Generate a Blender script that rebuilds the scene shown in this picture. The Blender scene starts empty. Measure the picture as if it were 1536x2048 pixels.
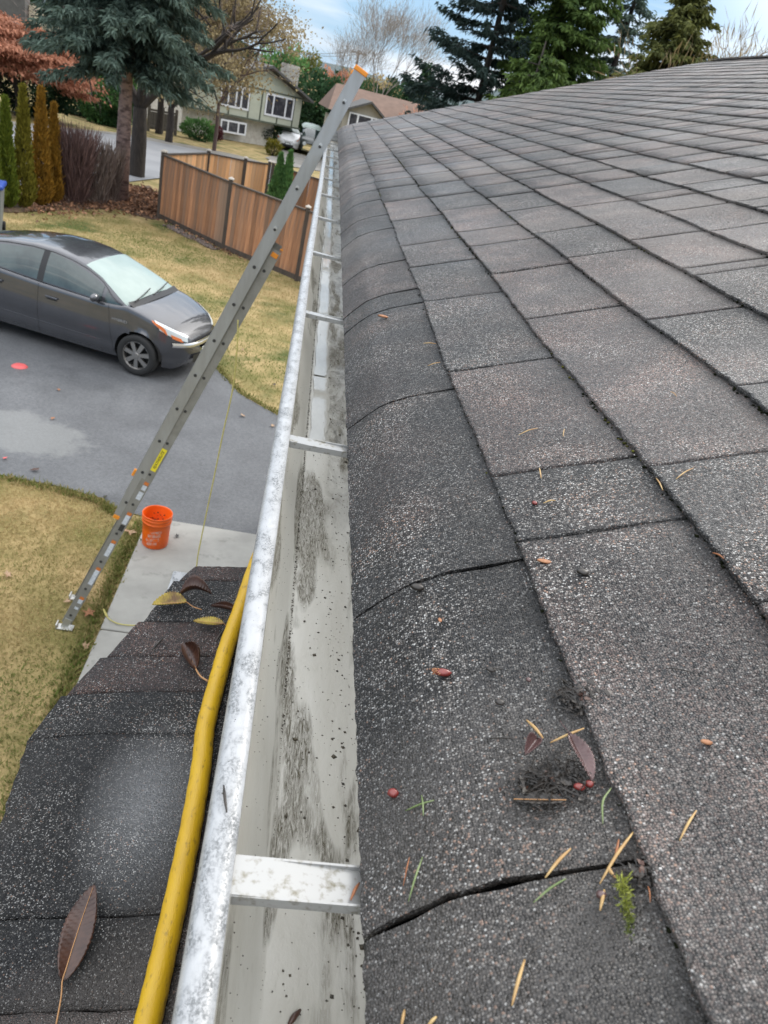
import bpy, math, random
import numpy as np
from mathutils import Matrix, Vector
random.seed(7); rng = np.random.default_rng(7)
S = bpy.context.scene
COL = S.collection
PI = math.pi

# ------------------------------------------------------------------ camera
F, CX, CY = 1465.0, 768.0, 1024.0
_down = np.array([80 - CX, 3600 - CY, F]); _down /= np.linalg.norm(_down)
_g = np.array([672 - CX, 165 - CY, F]); _g = _g - _down * (_g @ _down)
_Y = _g / np.linalg.norm(_g); _Z = -_down; _X = np.cross(_Y, _Z)
R = np.array([_X, _Y, _Z])                       # camera axes -> world axes
cam_data = bpy.data.cameras.new('camera')
cam = bpy.data.objects.new('camera', cam_data); COL.objects.link(cam)
M = Matrix(((R[0][0], -R[0][1], -R[0][2], 0), (R[1][0], -R[1][1], -R[1][2], 0), (R[2][0], -R[2][1], -R[2][2], 0), (0, 0, 0, 1)))
cam.matrix_world = M
cam_data.sensor_fit = 'HORIZONTAL'; cam_data.sensor_width = 36.0; cam_data.lens = F / 1536 * 36
cam_data.clip_start = 0.02; cam_data.clip_end = 3000
cam_data.dof.use_dof = True; cam_data.dof.focus_distance = 0.85; cam_data.dof.aperture_fstop = 22
S.camera = cam

# ------------------------------------------------------------------ light
SUN_AZ, SUN_EL = math.radians(50), math.radians(34)   # azimuth from +Y towards +X
world = bpy.data.worlds.new('World'); S.world = world; world.use_nodes = True
wt = world.node_tree; wt.nodes.clear()
def wn(t, **k):
    n = wt.nodes.new(t)
    for a, b in k.items(): setattr(n, a, b)
    return n
sky = wn('ShaderNodeTexSky', sky_type='NISHITA', sun_disc=False, sun_elevation=SUN_EL, sun_rotation=SUN_AZ, air_density=1.0, dust_density=0.6, ozone_density=1.5)
tc = wn('ShaderNodeTexCoord'); mp = wn('ShaderNodeMapping'); mp.inputs['Scale'].default_value = (1.0, 1.0, 9.0)
mp.inputs['Rotation'].default_value = (0.0, 0.10, 0.9); mp.inputs['Location'].default_value = (0.35, 0.1, 0.2)
nz = wn('ShaderNodeTexNoise'); nz.inputs['Scale'].default_value = 2.0; nz.inputs['Detail'].default_value = 7; nz.inputs['Roughness'].default_value = 0.5
nz.inputs['Distortion'].default_value = 0.3
cr = wn('ShaderNodeMapRange'); cr.inputs[1].default_value = 0.50; cr.inputs[2].default_value = 0.68
sep = wn('ShaderNodeSeparateXYZ')
# an overcast dome is about three times brighter overhead than at the horizon
el = wn('ShaderNodeMapRange'); el.inputs[1].default_value = 0.0; el.inputs[2].default_value = 0.9; el.inputs[3].default_value = 8.5; el.inputs[4].default_value = 24.0
cover = wn('ShaderNodeMapRange'); cover.inputs[1].default_value = 0.18; cover.inputs[2].default_value = 0.6; cover.inputs[3].default_value = 0.0; cover.inputs[4].default_value = 0.9
ccol = wn('ShaderNodeVectorMath', operation='SCALE'); ccol.inputs[0].default_value = (0.97, 0.99, 1.03)
dotn = wn('ShaderNodeVectorMath', operation='DOT_PRODUCT')
dotn.inputs[1].default_value = (math.sin(SUN_AZ) * math.cos(SUN_EL), math.cos(SUN_AZ) * math.cos(SUN_EL), math.sin(SUN_EL))
gl = wn('ShaderNodeMapRange', interpolation_type='SMOOTHSTEP'); gl.inputs[1].default_value = 0.78; gl.inputs[2].default_value = 1.0; gl.inputs[3].default_value = 0; gl.inputs[4].default_value = 1
skyb = wn('ShaderNodeMix', data_type='RGBA'); skyb.inputs[0].default_value = 0.78; skyb.inputs[7].default_value = (3.5, 5.7, 8.2, 1)
mx = wn('ShaderNodeMix', data_type='RGBA')
a1 = wn('ShaderNodeMath', operation='ADD', use_clamp=True); a2 = wn('ShaderNodeMath', operation='ADD', use_clamp=True)
mx2 = wn('ShaderNodeMix', data_type='RGBA'); mx2.inputs[7].default_value = (21, 20.5, 19.8, 1)
bg = wn('ShaderNodeBackground'); bg.inputs['Strength'].default_value = 0.10
wo = wn('ShaderNodeOutputWorld')
L = wt.links.new
L(tc.outputs['Generated'], mp.inputs['Vector']); L(mp.outputs[0], nz.inputs['Vector']); L(nz.outputs['Fac'], cr.inputs[0])
L(tc.outputs['Generated'], sep.inputs[0]); L(sep.outputs['Z'], el.inputs[0]); L(sep.outputs['Z'], cover.inputs[0]); L(el.outputs[0], ccol.inputs['Scale'])
L(tc.outputs['Generated'], dotn.inputs[0]); L(dotn.outputs['Value'], gl.inputs[0])
L(cr.outputs[0], a1.inputs[0]); L(cover.outputs[0], a1.inputs[1]); L(a1.outputs[0], a2.inputs[0]); L(gl.outputs[0], a2.inputs[1])
L(sky.outputs[0], skyb.inputs[6]); L(skyb.outputs[2], mx.inputs[6]); L(ccol.outputs[0], mx.inputs[7]); L(a2.outputs[0], mx.inputs[0])
L(mx.outputs[2], mx2.inputs[6]); L(gl.outputs[0], mx2.inputs[0])
L(mx2.outputs[2], bg.inputs['Color']); L(bg.outputs[0], wo.inputs['Surface'])
sd = bpy.data.lights.new('sun', 'SUN'); sd.energy = 1.4; sd.angle = math.radians(18); sd.color = (1, 0.96, 0.9)
so = bpy.data.objects.new('sun', sd); COL.objects.link(so)
_sv = Vector((math.sin(SUN_AZ) * math.cos(SUN_EL), math.cos(SUN_AZ) * math.cos(SUN_EL), math.sin(SUN_EL)))
so.rotation_euler = _sv.to_track_quat('Z', 'Y').to_euler(); so.location = (5, 5, 20)
vs = S.view_settings; vs.view_transform = 'Standard'; vs.look = 'None'; vs.gamma = 1; vs.exposure = 0.27; vs.use_curve_mapping = False

# ------------------------------------------------------------------ helpers: picture <-> place
GZ = -4.52
def rayf(px, py): return R @ np.array([(px - CX) / F, (py - CY) / F, 1.0])
def onz(px, py, z):
    r = rayf(px, py); return r * (z / r[2])
def ony(px, py, y):
    r = rayf(px, py); return r * (y / r[1])
def proj(p):
    c = R.T @ np.asarray(p, float); return CX + F * c[0] / c[2], CY + F * c[1] / c[2], c[2]
def gz(x, y):
    t = min(max((y - 28) / 32.0, 0), 1); return GZ - 0.9 * t * t * (3 - 2 * t)
def ongr(px, py):
    z = GZ
    for _ in range(30):
        p = onz(px, py, z); z = 0.5 * z + 0.5 * gz(p[0], p[1])
    return onz(px, py, z)
def march(px, py, fz, t0=0.2, t1=12):
    r = rayf(px, py); t = t0
    while t < t1:
        p = r * t
        if p[2] <= fz(p[0], p[1]):
            a, b = t - 0.01, t
            for _ in range(20):
                m = (a + b) / 2; q = r * m
                if q[2] <= fz(q[0], q[1]): b = m
                else: a = m
            return r * b
        t += 0.01
    return r * t1

# ------------------------------------------------------------------ helpers: materials
def mat(name, base=(0.5, 0.5, 0.5), rough=0.6, metal=0.0, spec=0.5, c2=None, scale=5.0, detail=4, lo=0.35, hi=0.65,
        bump=0.0, bscale=None, stretch=(1, 1, 1), attr=None, c3=None, s3=1.0, lo3=0.5, hi3=0.6, objvar=0.0, coat=0.0, rough2=None, transl=0.0, coords='Object', objc=None):
    m = bpy.data.materials.new(name); m.use_nodes = True
    nt = m.node_tree; n = nt.nodes; l = nt.links.new
    b = n['Principled BSDF']
    b.inputs['Roughness'].default_value = rough; b.inputs['Metallic'].default_value = metal
    b.inputs['Specular IOR Level'].default_value = spec; b.inputs['Coat Weight'].default_value = coat
    b.inputs['Base Color'].default_value = (*base, 1)
    tcn = n.new('ShaderNodeTexCoord'); mpn = n.new('ShaderNodeMapping'); mpn.inputs['Scale'].default_value = stretch
    l(tcn.outputs[coords], mpn.inputs[0])
    col = None
    def noise(sc, det=4, rg=0.6):
        x = n.new('ShaderNodeTexNoise'); x.inputs['Scale'].default_value = sc; x.inputs['Detail'].default_value = det
        x.inputs['Roughness'].default_value = rg; l(mpn.outputs[0], x.inputs['Vector']); return x
    def ramp(src, a, c):
        r = n.new('ShaderNodeMapRange'); r.inputs[1].default_value = a; r.inputs[2].default_value = c; l(src, r.inputs[0]); return r.outputs[0]
    def mix(fac, A, B, bt='MIX'):
        x = n.new('ShaderNodeMix'); x.data_type = 'RGBA'; x.blend_type = bt
        for s, v in ((0, fac), (6, A), (7, B)):
            if isinstance(v, (int, float)): x.inputs[s].default_value = v
            elif isinstance(v, tuple): x.inputs[s].default_value = (*v, 1)
            else: l(v, x.inputs[s])
        return x.outputs[2]
    if c2 is not None:
        f = ramp(noise(scale, detail).outputs['Fac'], lo, hi); col = mix(f, base, c2)
        if rough2 is not None:
            r = n.new('ShaderNodeMapRange'); r.inputs[3].default_value = rough; r.inputs[4].default_value = rough2; l(f, r.inputs[0]); l(r.outputs[0], b.inputs['Roughness'])
    if c3 is not None:
        f = ramp(noise(s3, 5).outputs['Fac'], lo3, hi3); col = mix(f, col if col is not None else base, c3)
    if attr:
        a = n.new('ShaderNodeAttribute'); a.attribute_name = 'tone'
        col = mix(a.outputs['Fac'], col if col is not None else base, attr)
    if objc:
        oi2 = n.new('ShaderNodeObjectInfo'); ml = n.new('ShaderNodeMath'); ml.operation = 'MULTIPLY'; ml.inputs[1].default_value = 7.31; l(oi2.outputs['Random'], ml.inputs[0])
        fr = n.new('ShaderNodeMath'); fr.operation = 'FRACT'; l(ml.outputs[0], fr.inputs[0]); col = mix(ramp(fr.outputs[0], .35, 1.25), col if col is not None else base, objc)
    if objvar:
        oi = n.new('ShaderNodeObjectInfo'); hs = n.new('ShaderNodeHueSaturation')
        r = n.new('ShaderNodeMapRange'); r.inputs[3].default_value = 1 - objvar; r.inputs[4].default_value = 1 + objvar
        l(oi.outputs['Random'], r.inputs[0]); l(r.outputs[0], hs.inputs['Value'])
        if col is None: hs.inputs['Color'].default_value = (*base, 1)
        else: l(col, hs.inputs['Color'])
        col = hs.outputs[0]
    if col is not None: l(col, b.inputs['Base Color'])
    if bump:
        bn = n.new('ShaderNodeBump'); bn.inputs['Strength'].default_value = 1.0; bn.inputs['Distance'].default_value = bump
        l(noise(bscale or scale * 3, 5).outputs['Fac'], bn.inputs['Height']); l(bn.outputs[0], b.inputs['Normal'])
    if transl:
        b.inputs['Subsurface Weight'].default_value = 0
        tr = n.new('ShaderNodeBsdfTranslucent'); ms = n.new('ShaderNodeMixShader'); ms.inputs[0].default_value = transl
        if col is not None: l(col, tr.inputs[0])
        else: tr.inputs[0].default_value = (*base, 1)
        l(b.outputs[0], ms.inputs[1]); l(tr.outputs[0], ms.inputs[2]); l(ms.outputs[0], n['Material Output'].inputs['Surface'])
    m['b'] = 1
    return m

def granule_mat(name, tint=(0.105, 0.105, 0.108), warm=(0.19, 0.135, 0.115), warmth=0.5, wet=0.35, gscale=640.0, spot=False):
    """mineral granules: every cell its own colour and its own facet, over slow blends of colour and wet patches"""
    m = bpy.data.materials.new(name); m.use_nodes = True
    nt = m.node_tree; n = nt.nodes; l = nt.links.new; b = n['Principled BSDF']
    tcn = n.new('ShaderNodeTexCoord')
    def vor(sc):
        v = n.new('ShaderNodeTexVoronoi'); v.inputs['Scale'].default_value = sc; v.inputs['Randomness'].default_value = 1
        l(tcn.outputs['Object'], v.inputs['Vector']); return v
    def noise(sc, det=4):
        x = n.new('ShaderNodeTexNoise'); x.inputs['Scale'].default_value = sc; x.inputs['Detail'].default_value = det
        l(tcn.outputs['Object'], x.inputs['Vector']); return x.outputs['Fac']
    def mr(src, a, c, d=0.0, e=1.0):
        r = n.new('ShaderNodeMapRange'); r.inputs[1].default_value = a; r.inputs[2].default_value = c; r.inputs[3].default_value = d; r.inputs[4].default_value = e
        l(src, r.inputs[0]); return r.outputs[0]
    def mix(fac, A, B, bt='MIX'):
        x = n.new('ShaderNodeMix'); x.data_type = 'RGBA'; x.blend_type = bt
        for s, v in ((0, fac), (6, A), (7, B)):
            if isinstance(v, (int, float)): x.inputs[s].default_value = v
            elif isinstance(v, tuple): x.inputs[s].default_value = (*v, 1)
            else: l(v, x.inputs[s])
        return x.outputs[2]
    v1 = vor(gscale); sep = n.new('ShaderNodeSeparateColor'); l(v1.outputs['Color'], sep.inputs[0])
    ramp = n.new('ShaderNodeValToRGB'); e = ramp.color_ramp
    e.interpolation = 'LINEAR'
    e.elements[0].position = 0.0; e.elements[0].color = (0.010, 0.010, 0.011, 1)
    e.elements[1].position = 1.0; e.elements[1].color = (0.80, 0.80, 0.78, 1)
    for p, c in ((0.42, (0.024, 0.024, 0.025, 1)), (0.66, (*tint, 1)), (0.84, (0.32, 0.30, 0.28, 1))):
        x = e.elements.new(p); x.color = c
    l(sep.outputs[0], ramp.inputs[0])
    # black asphalt binder shows between the granules
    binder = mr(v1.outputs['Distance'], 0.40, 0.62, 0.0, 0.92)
    # the blend of the shingle: brownish drift by object and by large noise
    oi = n.new('ShaderNodeObjectInfo'); at = n.new('ShaderNodeAttribute'); at.attribute_name = 'tone'
    ad = n.new('ShaderNodeMath'); ad.operation = 'ADD'; l(at.outputs['Fac'], ad.inputs[0]); l(mr(noise(6, 3), 0.3, 0.7, -0.35, 0.35), ad.inputs[1])
    wf = mr(ad.outputs[0], 0.25, 1.0, 0.0, warmth)
    pick = n.new('ShaderNodeMath'); pick.operation = 'MULTIPLY'; l(wf, pick.inputs[0]); l(mr(sep.outputs[1], 0.2, 0.6), pick.inputs[1])
    col = mix(pick.outputs[0], ramp.outputs[0], warm)
    os_ = n.new('ShaderNodeMath'); os_.operation = 'ADD'; l(sep.outputs[2], os_.inputs[0]); l(mr(noise(4.5, 4), 0.5, 0.7, -0.01, 0.085), os_.inputs[1])
    org = mr(os_.outputs[0], 0.972, 0.976); col = mix(org, col, (0.34, 0.205, 0.145))
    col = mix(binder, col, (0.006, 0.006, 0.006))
    # worn light areas, dark streaks
    col = mix(mr(noise(9, 6), 0.62, 0.42, 0.0, 0.55), col, (0.02, 0.021, 0.023))
    ga = n.new('ShaderNodeAttribute'); ga.attribute_name = 'grime_shade'
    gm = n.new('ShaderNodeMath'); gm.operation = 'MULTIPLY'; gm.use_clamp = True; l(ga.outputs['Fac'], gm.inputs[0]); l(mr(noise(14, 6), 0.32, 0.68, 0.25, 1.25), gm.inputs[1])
    l(mr(ga.outputs['Fac'], 0.9, 1.4, wet, 0.0), b.inputs['Specular IOR Level']); gs = n.new('ShaderNodeMath'); gs.operation = 'MULTIPLY'; gs.inputs[1].default_value = 0.8; l(gm.outputs[0], gs.inputs[0]); col = mix(gs.outputs[0], col, (0.012, 0.012, 0.012)); col = mix(mr(ga.outputs['Fac'], 1.0, 1.4), col, (0.004, 0.004, 0.004))  # grime on the tab tops; highest values paint joint shade on the sides
    col = mix(mr(noise(1.7, 5), 0.5, 0.72, 0.0, 0.45), col, (0.20, 0.175, 0.155))
    tn = n.new('ShaderNodeMapRange'); tn.inputs[3].default_value = 0.72; tn.inputs[4].default_value = 1.2; l(at.outputs['Fac'], tn.inputs[0])
    hs = n.new('ShaderNodeHueSaturation'); l(tn.outputs[0], hs.inputs['Value']); l(col, hs.inputs['Color'])
    l(hs.outputs[0], b.inputs['Base Color'])
    b.inputs['Roughness'].default_value = 0.5; b.inputs['Specular IOR Level'].default_value = wet
    l(mr(sep.outputs[1], 0, 1, 0.32, 0.75), b.inputs['Roughness'])
    # facets
    geo = n.new('ShaderNodeNewGeometry'); vm = n.new('ShaderNodeVectorMath'); vm.operation = 'SUBTRACT'; l(v1.outputs['Color'], vm.inputs[0]); vm.inputs[1].default_value = (0.5, 0.5, 0.5)
    sc = n.new('ShaderNodeVectorMath'); sc.operation = 'SCALE'; sc.inputs['Scale'].default_value = 0.95; l(vm.outputs[0], sc.inputs[0])
    bp = n.new('ShaderNodeBump'); bp.inputs['Distance'].default_value = 0.0016; bp.inputs['Strength'].default_value = 1.0; bp.invert = True; l(v1.outputs['Distance'], bp.inputs['Height'])
    bp2 = n.new('ShaderNodeBump'); bp2.inputs['Distance'].default_value = 0.004; bp2.inputs['Strength'].default_value = 0.5; l(noise(45, 4), bp2.inputs['Height']); l(bp2.outputs[0], bp.inputs['Normal'])
    av = n.new('ShaderNodeVectorMath'); av.operation = 'ADD'; l(bp.outputs[0], av.inputs[0]); l(sc.outputs[0], av.inputs[1])
    nm = n.new('ShaderNodeVectorMath'); nm.operation = 'NORMALIZE'; l(av.outputs[0], nm.inputs[0]); l(nm.outputs[0], b.inputs['Normal'])
    # a wet film over the granules: in broad patches, or one wet mark beside the hose
    if spot:
        mpn = n.new('ShaderNodeMapping'); mpn.vector_type = 'TEXTURE'; mpn.inputs['Location'].default_value = (SPOT[0], SPOT[1], SPOT[2]); mpn.inputs['Scale'].default_value = (0.085, 0.16, 0.3); l(tcn.outputs['Object'], mpn.inputs[0])
        ln = n.new('ShaderNodeVectorMath'); ln.operation = 'LENGTH'; l(mpn.outputs[0], ln.inputs[0]); wm = mr(ln.outputs['Value'], 1.0, 0.15, 0.0, 1.0)
    else: wm = mr(noise(3.2, 4), 0.45, 0.68, 0.0, 0.35)
    l(wm, b.inputs['Coat Weight']); b.inputs['Coat Roughness'].default_value = 0.22; b.inputs['Coat IOR'].default_value = 1.9 if spot else 1.5
    bc = n.new('ShaderNodeBump'); bc.inputs['Distance'].default_value = 0.0011; bc.inputs['Strength'].default_value = 0.8; bc.invert = True; l(v1.outputs['Distance'], bc.inputs['Height']); l(bc.outputs[0], b.inputs['Coat Normal'])
    return m

SPOT = (-0.085, 0.655, -0.855)
MAT = {}
MAT['shingle'] = granule_mat('roof_granules', tint=(0.150, 0.136, 0.124), warm=(0.22, 0.145, 0.122), warmth=0.9, wet=0.42)
MAT['porch_shingle'] = granule_mat('porch_granules', tint=(0.06, 0.058, 0.058), warm=(0.15, 0.085, 0.07), warmth=1.0, wet=0.3, gscale=600, spot=True)
MAT['deck'] = mat('tar_paper', (0.007, 0.007, 0.007), 0.95, spec=0.0)
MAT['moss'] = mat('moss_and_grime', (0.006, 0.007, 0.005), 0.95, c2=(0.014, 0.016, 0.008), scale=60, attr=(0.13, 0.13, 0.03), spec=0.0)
MAT['fascia'] = mat('painted_fascia', (0.30, 0.28, 0.25), 0.6, c2=(0.24, 0.22, 0.2), scale=8)
MAT['siding'] = mat('siding_paint', (0.5, 0.48, 0.42), 0.6, c2=(0.45, 0.43, 0.38), scale=3)

# ------------------------------------------------------------------ helpers: meshes
def tag(o, label=None, cat=None, group=None, kind=None):
    if label: o['label'] = label
    if cat: o['category'] = cat
    if group: o['group'] = group
    if kind: o['kind'] = kind
    return o
def empty(name, loc, rz=0.0, label=None, cat=None, group=None):
    o = bpy.data.objects.new(name, None); COL.objects.link(o); o.location = loc; o.rotation_euler = (0, 0, rz); o.empty_display_size = 0.1
    return tag(o, label, cat, group)
def mesh_np(name, V, Fc, m=None, parent=None, smooth=False, tone=None, grime_shade=None):
    """V (n,3); Fc (m,k) faces all with k corners"""
    V = np.asarray(V, np.float32); Fc = np.asarray(Fc, np.int32)
    me = bpy.data.meshes.new(name)
    me.vertices.add(len(V)); me.vertices.foreach_set('co', V.ravel())
    k = Fc.shape[1]
    me.loops.add(Fc.size); me.loops.foreach_set('vertex_index', Fc.ravel())
    me.polygons.add(len(Fc)); me.polygons.foreach_set('loop_start', np.arange(0, Fc.size, k, dtype=np.int32))
    me.polygons.foreach_set('loop_total', np.full(len(Fc), k, np.int32))
    if smooth: me.polygons.foreach_set('use_smooth', np.ones(len(Fc), bool))
    if tone is not None:
        a = me.attributes.new('tone', 'FLOAT', 'POINT'); a.data.foreach_set('value', np.asarray(tone, np.float32))
    if grime_shade is not None:
        a = me.attributes.new('grime_shade', 'FLOAT', 'POINT'); a.data.foreach_set('value', np.asarray(grime_shade, np.float32))
    if m: me.materials.append(m)
    me.update(calc_edges=True)
    o = bpy.data.objects.new(name, me); COL.objects.link(o)
    if parent: o.parent = parent
    return o
class MB:
    def __init__(s): s.v = []; s.f = []; s.mi = []; s.tone = []
    def add(s, vs, fs, tone=None, mi=0):
        b = len(s.v); s.v += [tuple(map(float, p)) for p in vs]; s.f += [tuple(b + i for i in f) for f in fs]; s.mi += [mi] * len(fs)
        s.tone += [0.0 if tone is None else tone] * len(vs)
    def box(s, c, d, rot=None, **k):
        x, y, z = d[0] / 2, d[1] / 2, d[2] / 2
        P = [(-x, -y, -z), (x, -y, -z), (x, y, -z), (-x, y, -z), (-x, -y, z), (x, -y, z), (x, y, z), (-x, y, z)]
        if rot is not None: P = [tuple(rot @ Vector(p)) for p in P]
        s.add([(p[0] + c[0], p[1] + c[1], p[2] + c[2]) for p in P], [(0, 3, 2, 1), (4, 5, 6, 7), (0, 1, 5, 4), (1, 2, 6, 5), (2, 3, 7, 6), (3, 0, 4, 7)], **k)
    def prism(s, poly, ax, a0, a1, **k):
        """poly: 2D points; ax: axis of extrusion 0,1,2"""
        def mk(p, a):
            q = list(p); q.insert(ax, a); return q
        n = len(poly); vs = [mk(p, a0) for p in poly] + [mk(p, a1) for p in poly]
        s.add(vs, [tuple(range(n))[::-1], tuple(range(n, 2 * n))] + [(i, (i + 1) % n, n + (i + 1) % n, n + i) for i in range(n)], **k)
    def tube(s, pts, rad, n=10, cap=True, **k):
        pts = [Vector(p) for p in pts]; N = len(pts)
        rads = rad if isinstance(rad, (list, tuple, np.ndarray)) else [rad] * N
        vs = []; up = Vector((0, 0, 1)); prev = None
        for i, p in enumerate(pts):
            d = (pts[min(i + 1, N - 1)] - pts[max(i - 1, 0)]).normalized()
            if prev is None:
                a = d.cross(up if abs(d.z) < 0.9 else Vector((1, 0, 0))).normalized()
            else:
                a = (prev - d * prev.dot(d)).normalized()
            prev = a; b = d.cross(a)
            for j in range(n):
                t = 2 * PI * j / n; vs.append(p + (a * math.cos(t) + b * math.sin(t)) * rads[i])
        fs = [(i * n + j, i * n + (j + 1) % n, (i + 1) * n + (j + 1) % n, (i + 1) * n + j) for i in range(N - 1) for j in range(n)]
        if cap: fs += [tuple(range(n))[::-1], tuple(range((N - 1) * n, N * n))]
        s.add(vs, fs, **k)
    def lathe(s, prof, c=(0, 0, 0), n=24, axis='Z', **k):
        vs = []
        for r, h in prof:
            for j in range(n):
                t = 2 * PI * j / n
                p = (r * math.cos(t), r * math.sin(t), h)
                if axis == 'Y': p = (p[0], p[2], p[1])
                if axis == 'X': p = (p[2], p[0], p[1])
                vs.append((p[0] + c[0], p[1] + c[1], p[2] + c[2]))
        s.add(vs, [(i * n + j, i * n + (j + 1) % n, (i + 1) * n + (j + 1) % n, (i + 1) * n + j) for i in range(len(prof) - 1) for j in range(n)], **k)
    def build(s, name, m, parent=None, smooth=False, bevel=0, loc=None):
        me = bpy.data.meshes.new(name); me.from_pydata(s.v, [], s.f); me.update()
        if smooth: me.polygons.foreach_set('use_smooth', np.ones(len(me.polygons), bool))
        ms = m if isinstance(m, (list, tuple)) else [m]
        for x in ms: me.materials.append(x)
        if len(ms) > 1: me.polygons.foreach_set('material_index', np.array(s.mi, np.int32))
        if any(s.tone):
            a = me.attributes.new('tone', 'FLOAT', 'POINT'); a.data.foreach_set('value', np.array(s.tone, np.float32))
        o = bpy.data.objects.new(name, me); COL.objects.link(o)
        if parent: o.parent = parent
        if loc is not None: o.location = loc
        if bevel:
            bm = o.modifiers.new('bevel', 'BEVEL'); bm.width = bevel; bm.segments = 2; bm.limit_method = 'ANGLE'
        return o
def copy_tree(o, parent=None):
    c = o.copy(); COL.objects.link(c)
    if parent: c.parent = parent
    for ch in o.children: copy_tree(ch, c)
    return c
def rot_to(d):
    return Vector(d).to_track_quat('Z', 'Y').to_matrix()
def icos(n):
    """unit lumps: list of deformed octahedra vertex sets"""
    V = np.array([(1, 0, 0), (-1, 0, 0), (0, 1, 0), (0, -1, 0), (0, 0, 1), (0, 0, -1)], float)
    Fc = np.array([(0, 2, 4), (2, 1, 4), (1, 3, 4), (3, 0, 4), (2, 0, 5), (1, 2, 5), (3, 1, 5), (0, 3, 5)])
    return V, Fc
def lumps(name, C, rad, m, parent=None, tone=None, squash=(1, 1, 0.6), jit=0.35):
    V, Fc = icos(0); n = len(C); C = np.asarray(C); rad = np.asarray(rad).reshape(-1, 1, 1)
    P = V[None] * (1 + rng.uniform(-jit, jit, (n, 6, 1))) * np.array(squash)
    a = rng.uniform(0, 2 * PI, n); ca, sa = np.cos(a), np.sin(a)
    Q = P.copy(); Q[:, :, 0] = P[:, :, 0] * ca[:, None] - P[:, :, 1] * sa[:, None]; Q[:, :, 1] = P[:, :, 0] * sa[:, None] + P[:, :, 1] * ca[:, None]
    Q = Q * rad + C[:, None, :]
    Fa = (Fc[None] + (np.arange(n) * 6)[:, None, None]).reshape(-1, 3)
    t = None if tone is None else np.repeat(tone, 6)
    return mesh_np(name, Q.reshape(-1, 3), Fa, m, parent, tone=t)
def leaves(C, D, Ln, W, droop=0.0, tone=None, fold=0.25):
    """leaf or spray quads (rhombus of 4 verts) at C along D, with random roll; returns V,F,tone"""
    n = len(C); D = D / (np.linalg.norm(D, axis=1, keepdims=True) + 1e-9)
    r = rng.normal(size=(n, 3)); U = np.cross(D, r); U /= np.linalg.norm(U, axis=1, keepdims=True) + 1e-9
    Nn = np.cross(D, U)
    Ln = np.broadcast_to(Ln, (n,))[:, None]; W = np.broadcast_to(W, (n,))[:, None]
    a = C; t = C + D * Ln + np.array([0, 0, -1]) * droop * Ln
    m1 = C + D * Ln * 0.45 + U * W * 0.5 + Nn * W * fold; m2 = C + D * Ln * 0.45 - U * W * 0.5 + Nn * W * fold
    V = np.stack([a, m1, t, m2], 1).reshape(-1, 3); Fc = np.arange(4 * n).reshape(n, 4)
    return V, Fc, None if tone is None else np.repeat(tone, 4)
class Fol:
    def __init__(s): s.V = []; s.F = []; s.T = []; s.n = 0
    def add(s, C, D, Ln, W, tone, **k):
        V, Fc, T = leaves(C, D, Ln, W, tone=np.clip(tone, 0, 1), **k); s.V.append(V); s.F.append(Fc + s.n); s.T.append(T); s.n += len(V)
    def build(s, name, m, parent=None): return mesh_np(name, np.concatenate(s.V), np.concatenate(s.F), m, parent, tone=np.concatenate(s.T))
def unit(n):
    v = rng.normal(size=(n, 3)); return v / np.linalg.norm(v, axis=1, keepdims=True)
def vnoise(seed):
    r = np.random.default_rng(seed); K = r.normal(size=(6, 2)) ; ph = r.uniform(0, 6.28, 6); fr = r.uniform(0.6, 2.2, 6)
    def f(x, y, s=1.0): return sum(math.sin((K[i][0] * x + K[i][1] * y) * s * fr[i] + ph[i]) for i in range(6)) / 6
    return f
nzA, nzB = vnoise(1), vnoise(2)

# ================================================================== SETTING: ground
MAT['lawn'] = mat('lawn', (0.16, 0.145, 0.04), 0.95, c2=(0.43, 0.31, 0.15), scale=1.3, detail=8, lo=0.34, hi=0.66, c3=(0.07, 0.09, 0.016), s3=0.8, lo3=0.52, hi3=0.68, bump=0.03, bscale=30)
MAT['asphalt'] = mat('driveway_asphalt', (0.082, 0.085, 0.090), 0.5, c2=(0.115, 0.119, 0.125), scale=1.1, detail=9, bump=0.004, bscale=160, rough2=0.6, c3=(0.05, 0.053, 0.057), s3=0.6, lo3=0.55, hi3=0.75)
MAT['street'] = mat('street_asphalt', (0.17, 0.175, 0.185), 0.55, c2=(0.22, 0.225, 0.235), scale=0.4, detail=8, bump=0.004, bscale=60)
MAT['shoulder'] = mat('gravel_shoulder', (0.16, 0.15, 0.135), 0.8, c2=(0.22, 0.21, 0.19), scale=1.2, detail=8)
MAT['concrete'] = mat('walk_concrete', (0.26, 0.255, 0.235), 0.7, c2=(0.33, 0.325, 0.30), scale=3, detail=9, bump=0.003, bscale=90, c3=(0.19, 0.19, 0.17), s3=5, lo3=0.6, hi3=0.72)
MAT['stain'] = mat('dry_concrete_residue', (0.30, 0.30, 0.29), 0.8, c2=(0.2, 0.205, 0.21), scale=4, detail=8)
MAT['soil'] = mat('leafy_soil', (0.06, 0.038, 0.025), 0.95, c2=(0.13, 0.08, 0.05), scale=5, detail=8, bump=0.05, bscale=8)

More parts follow.
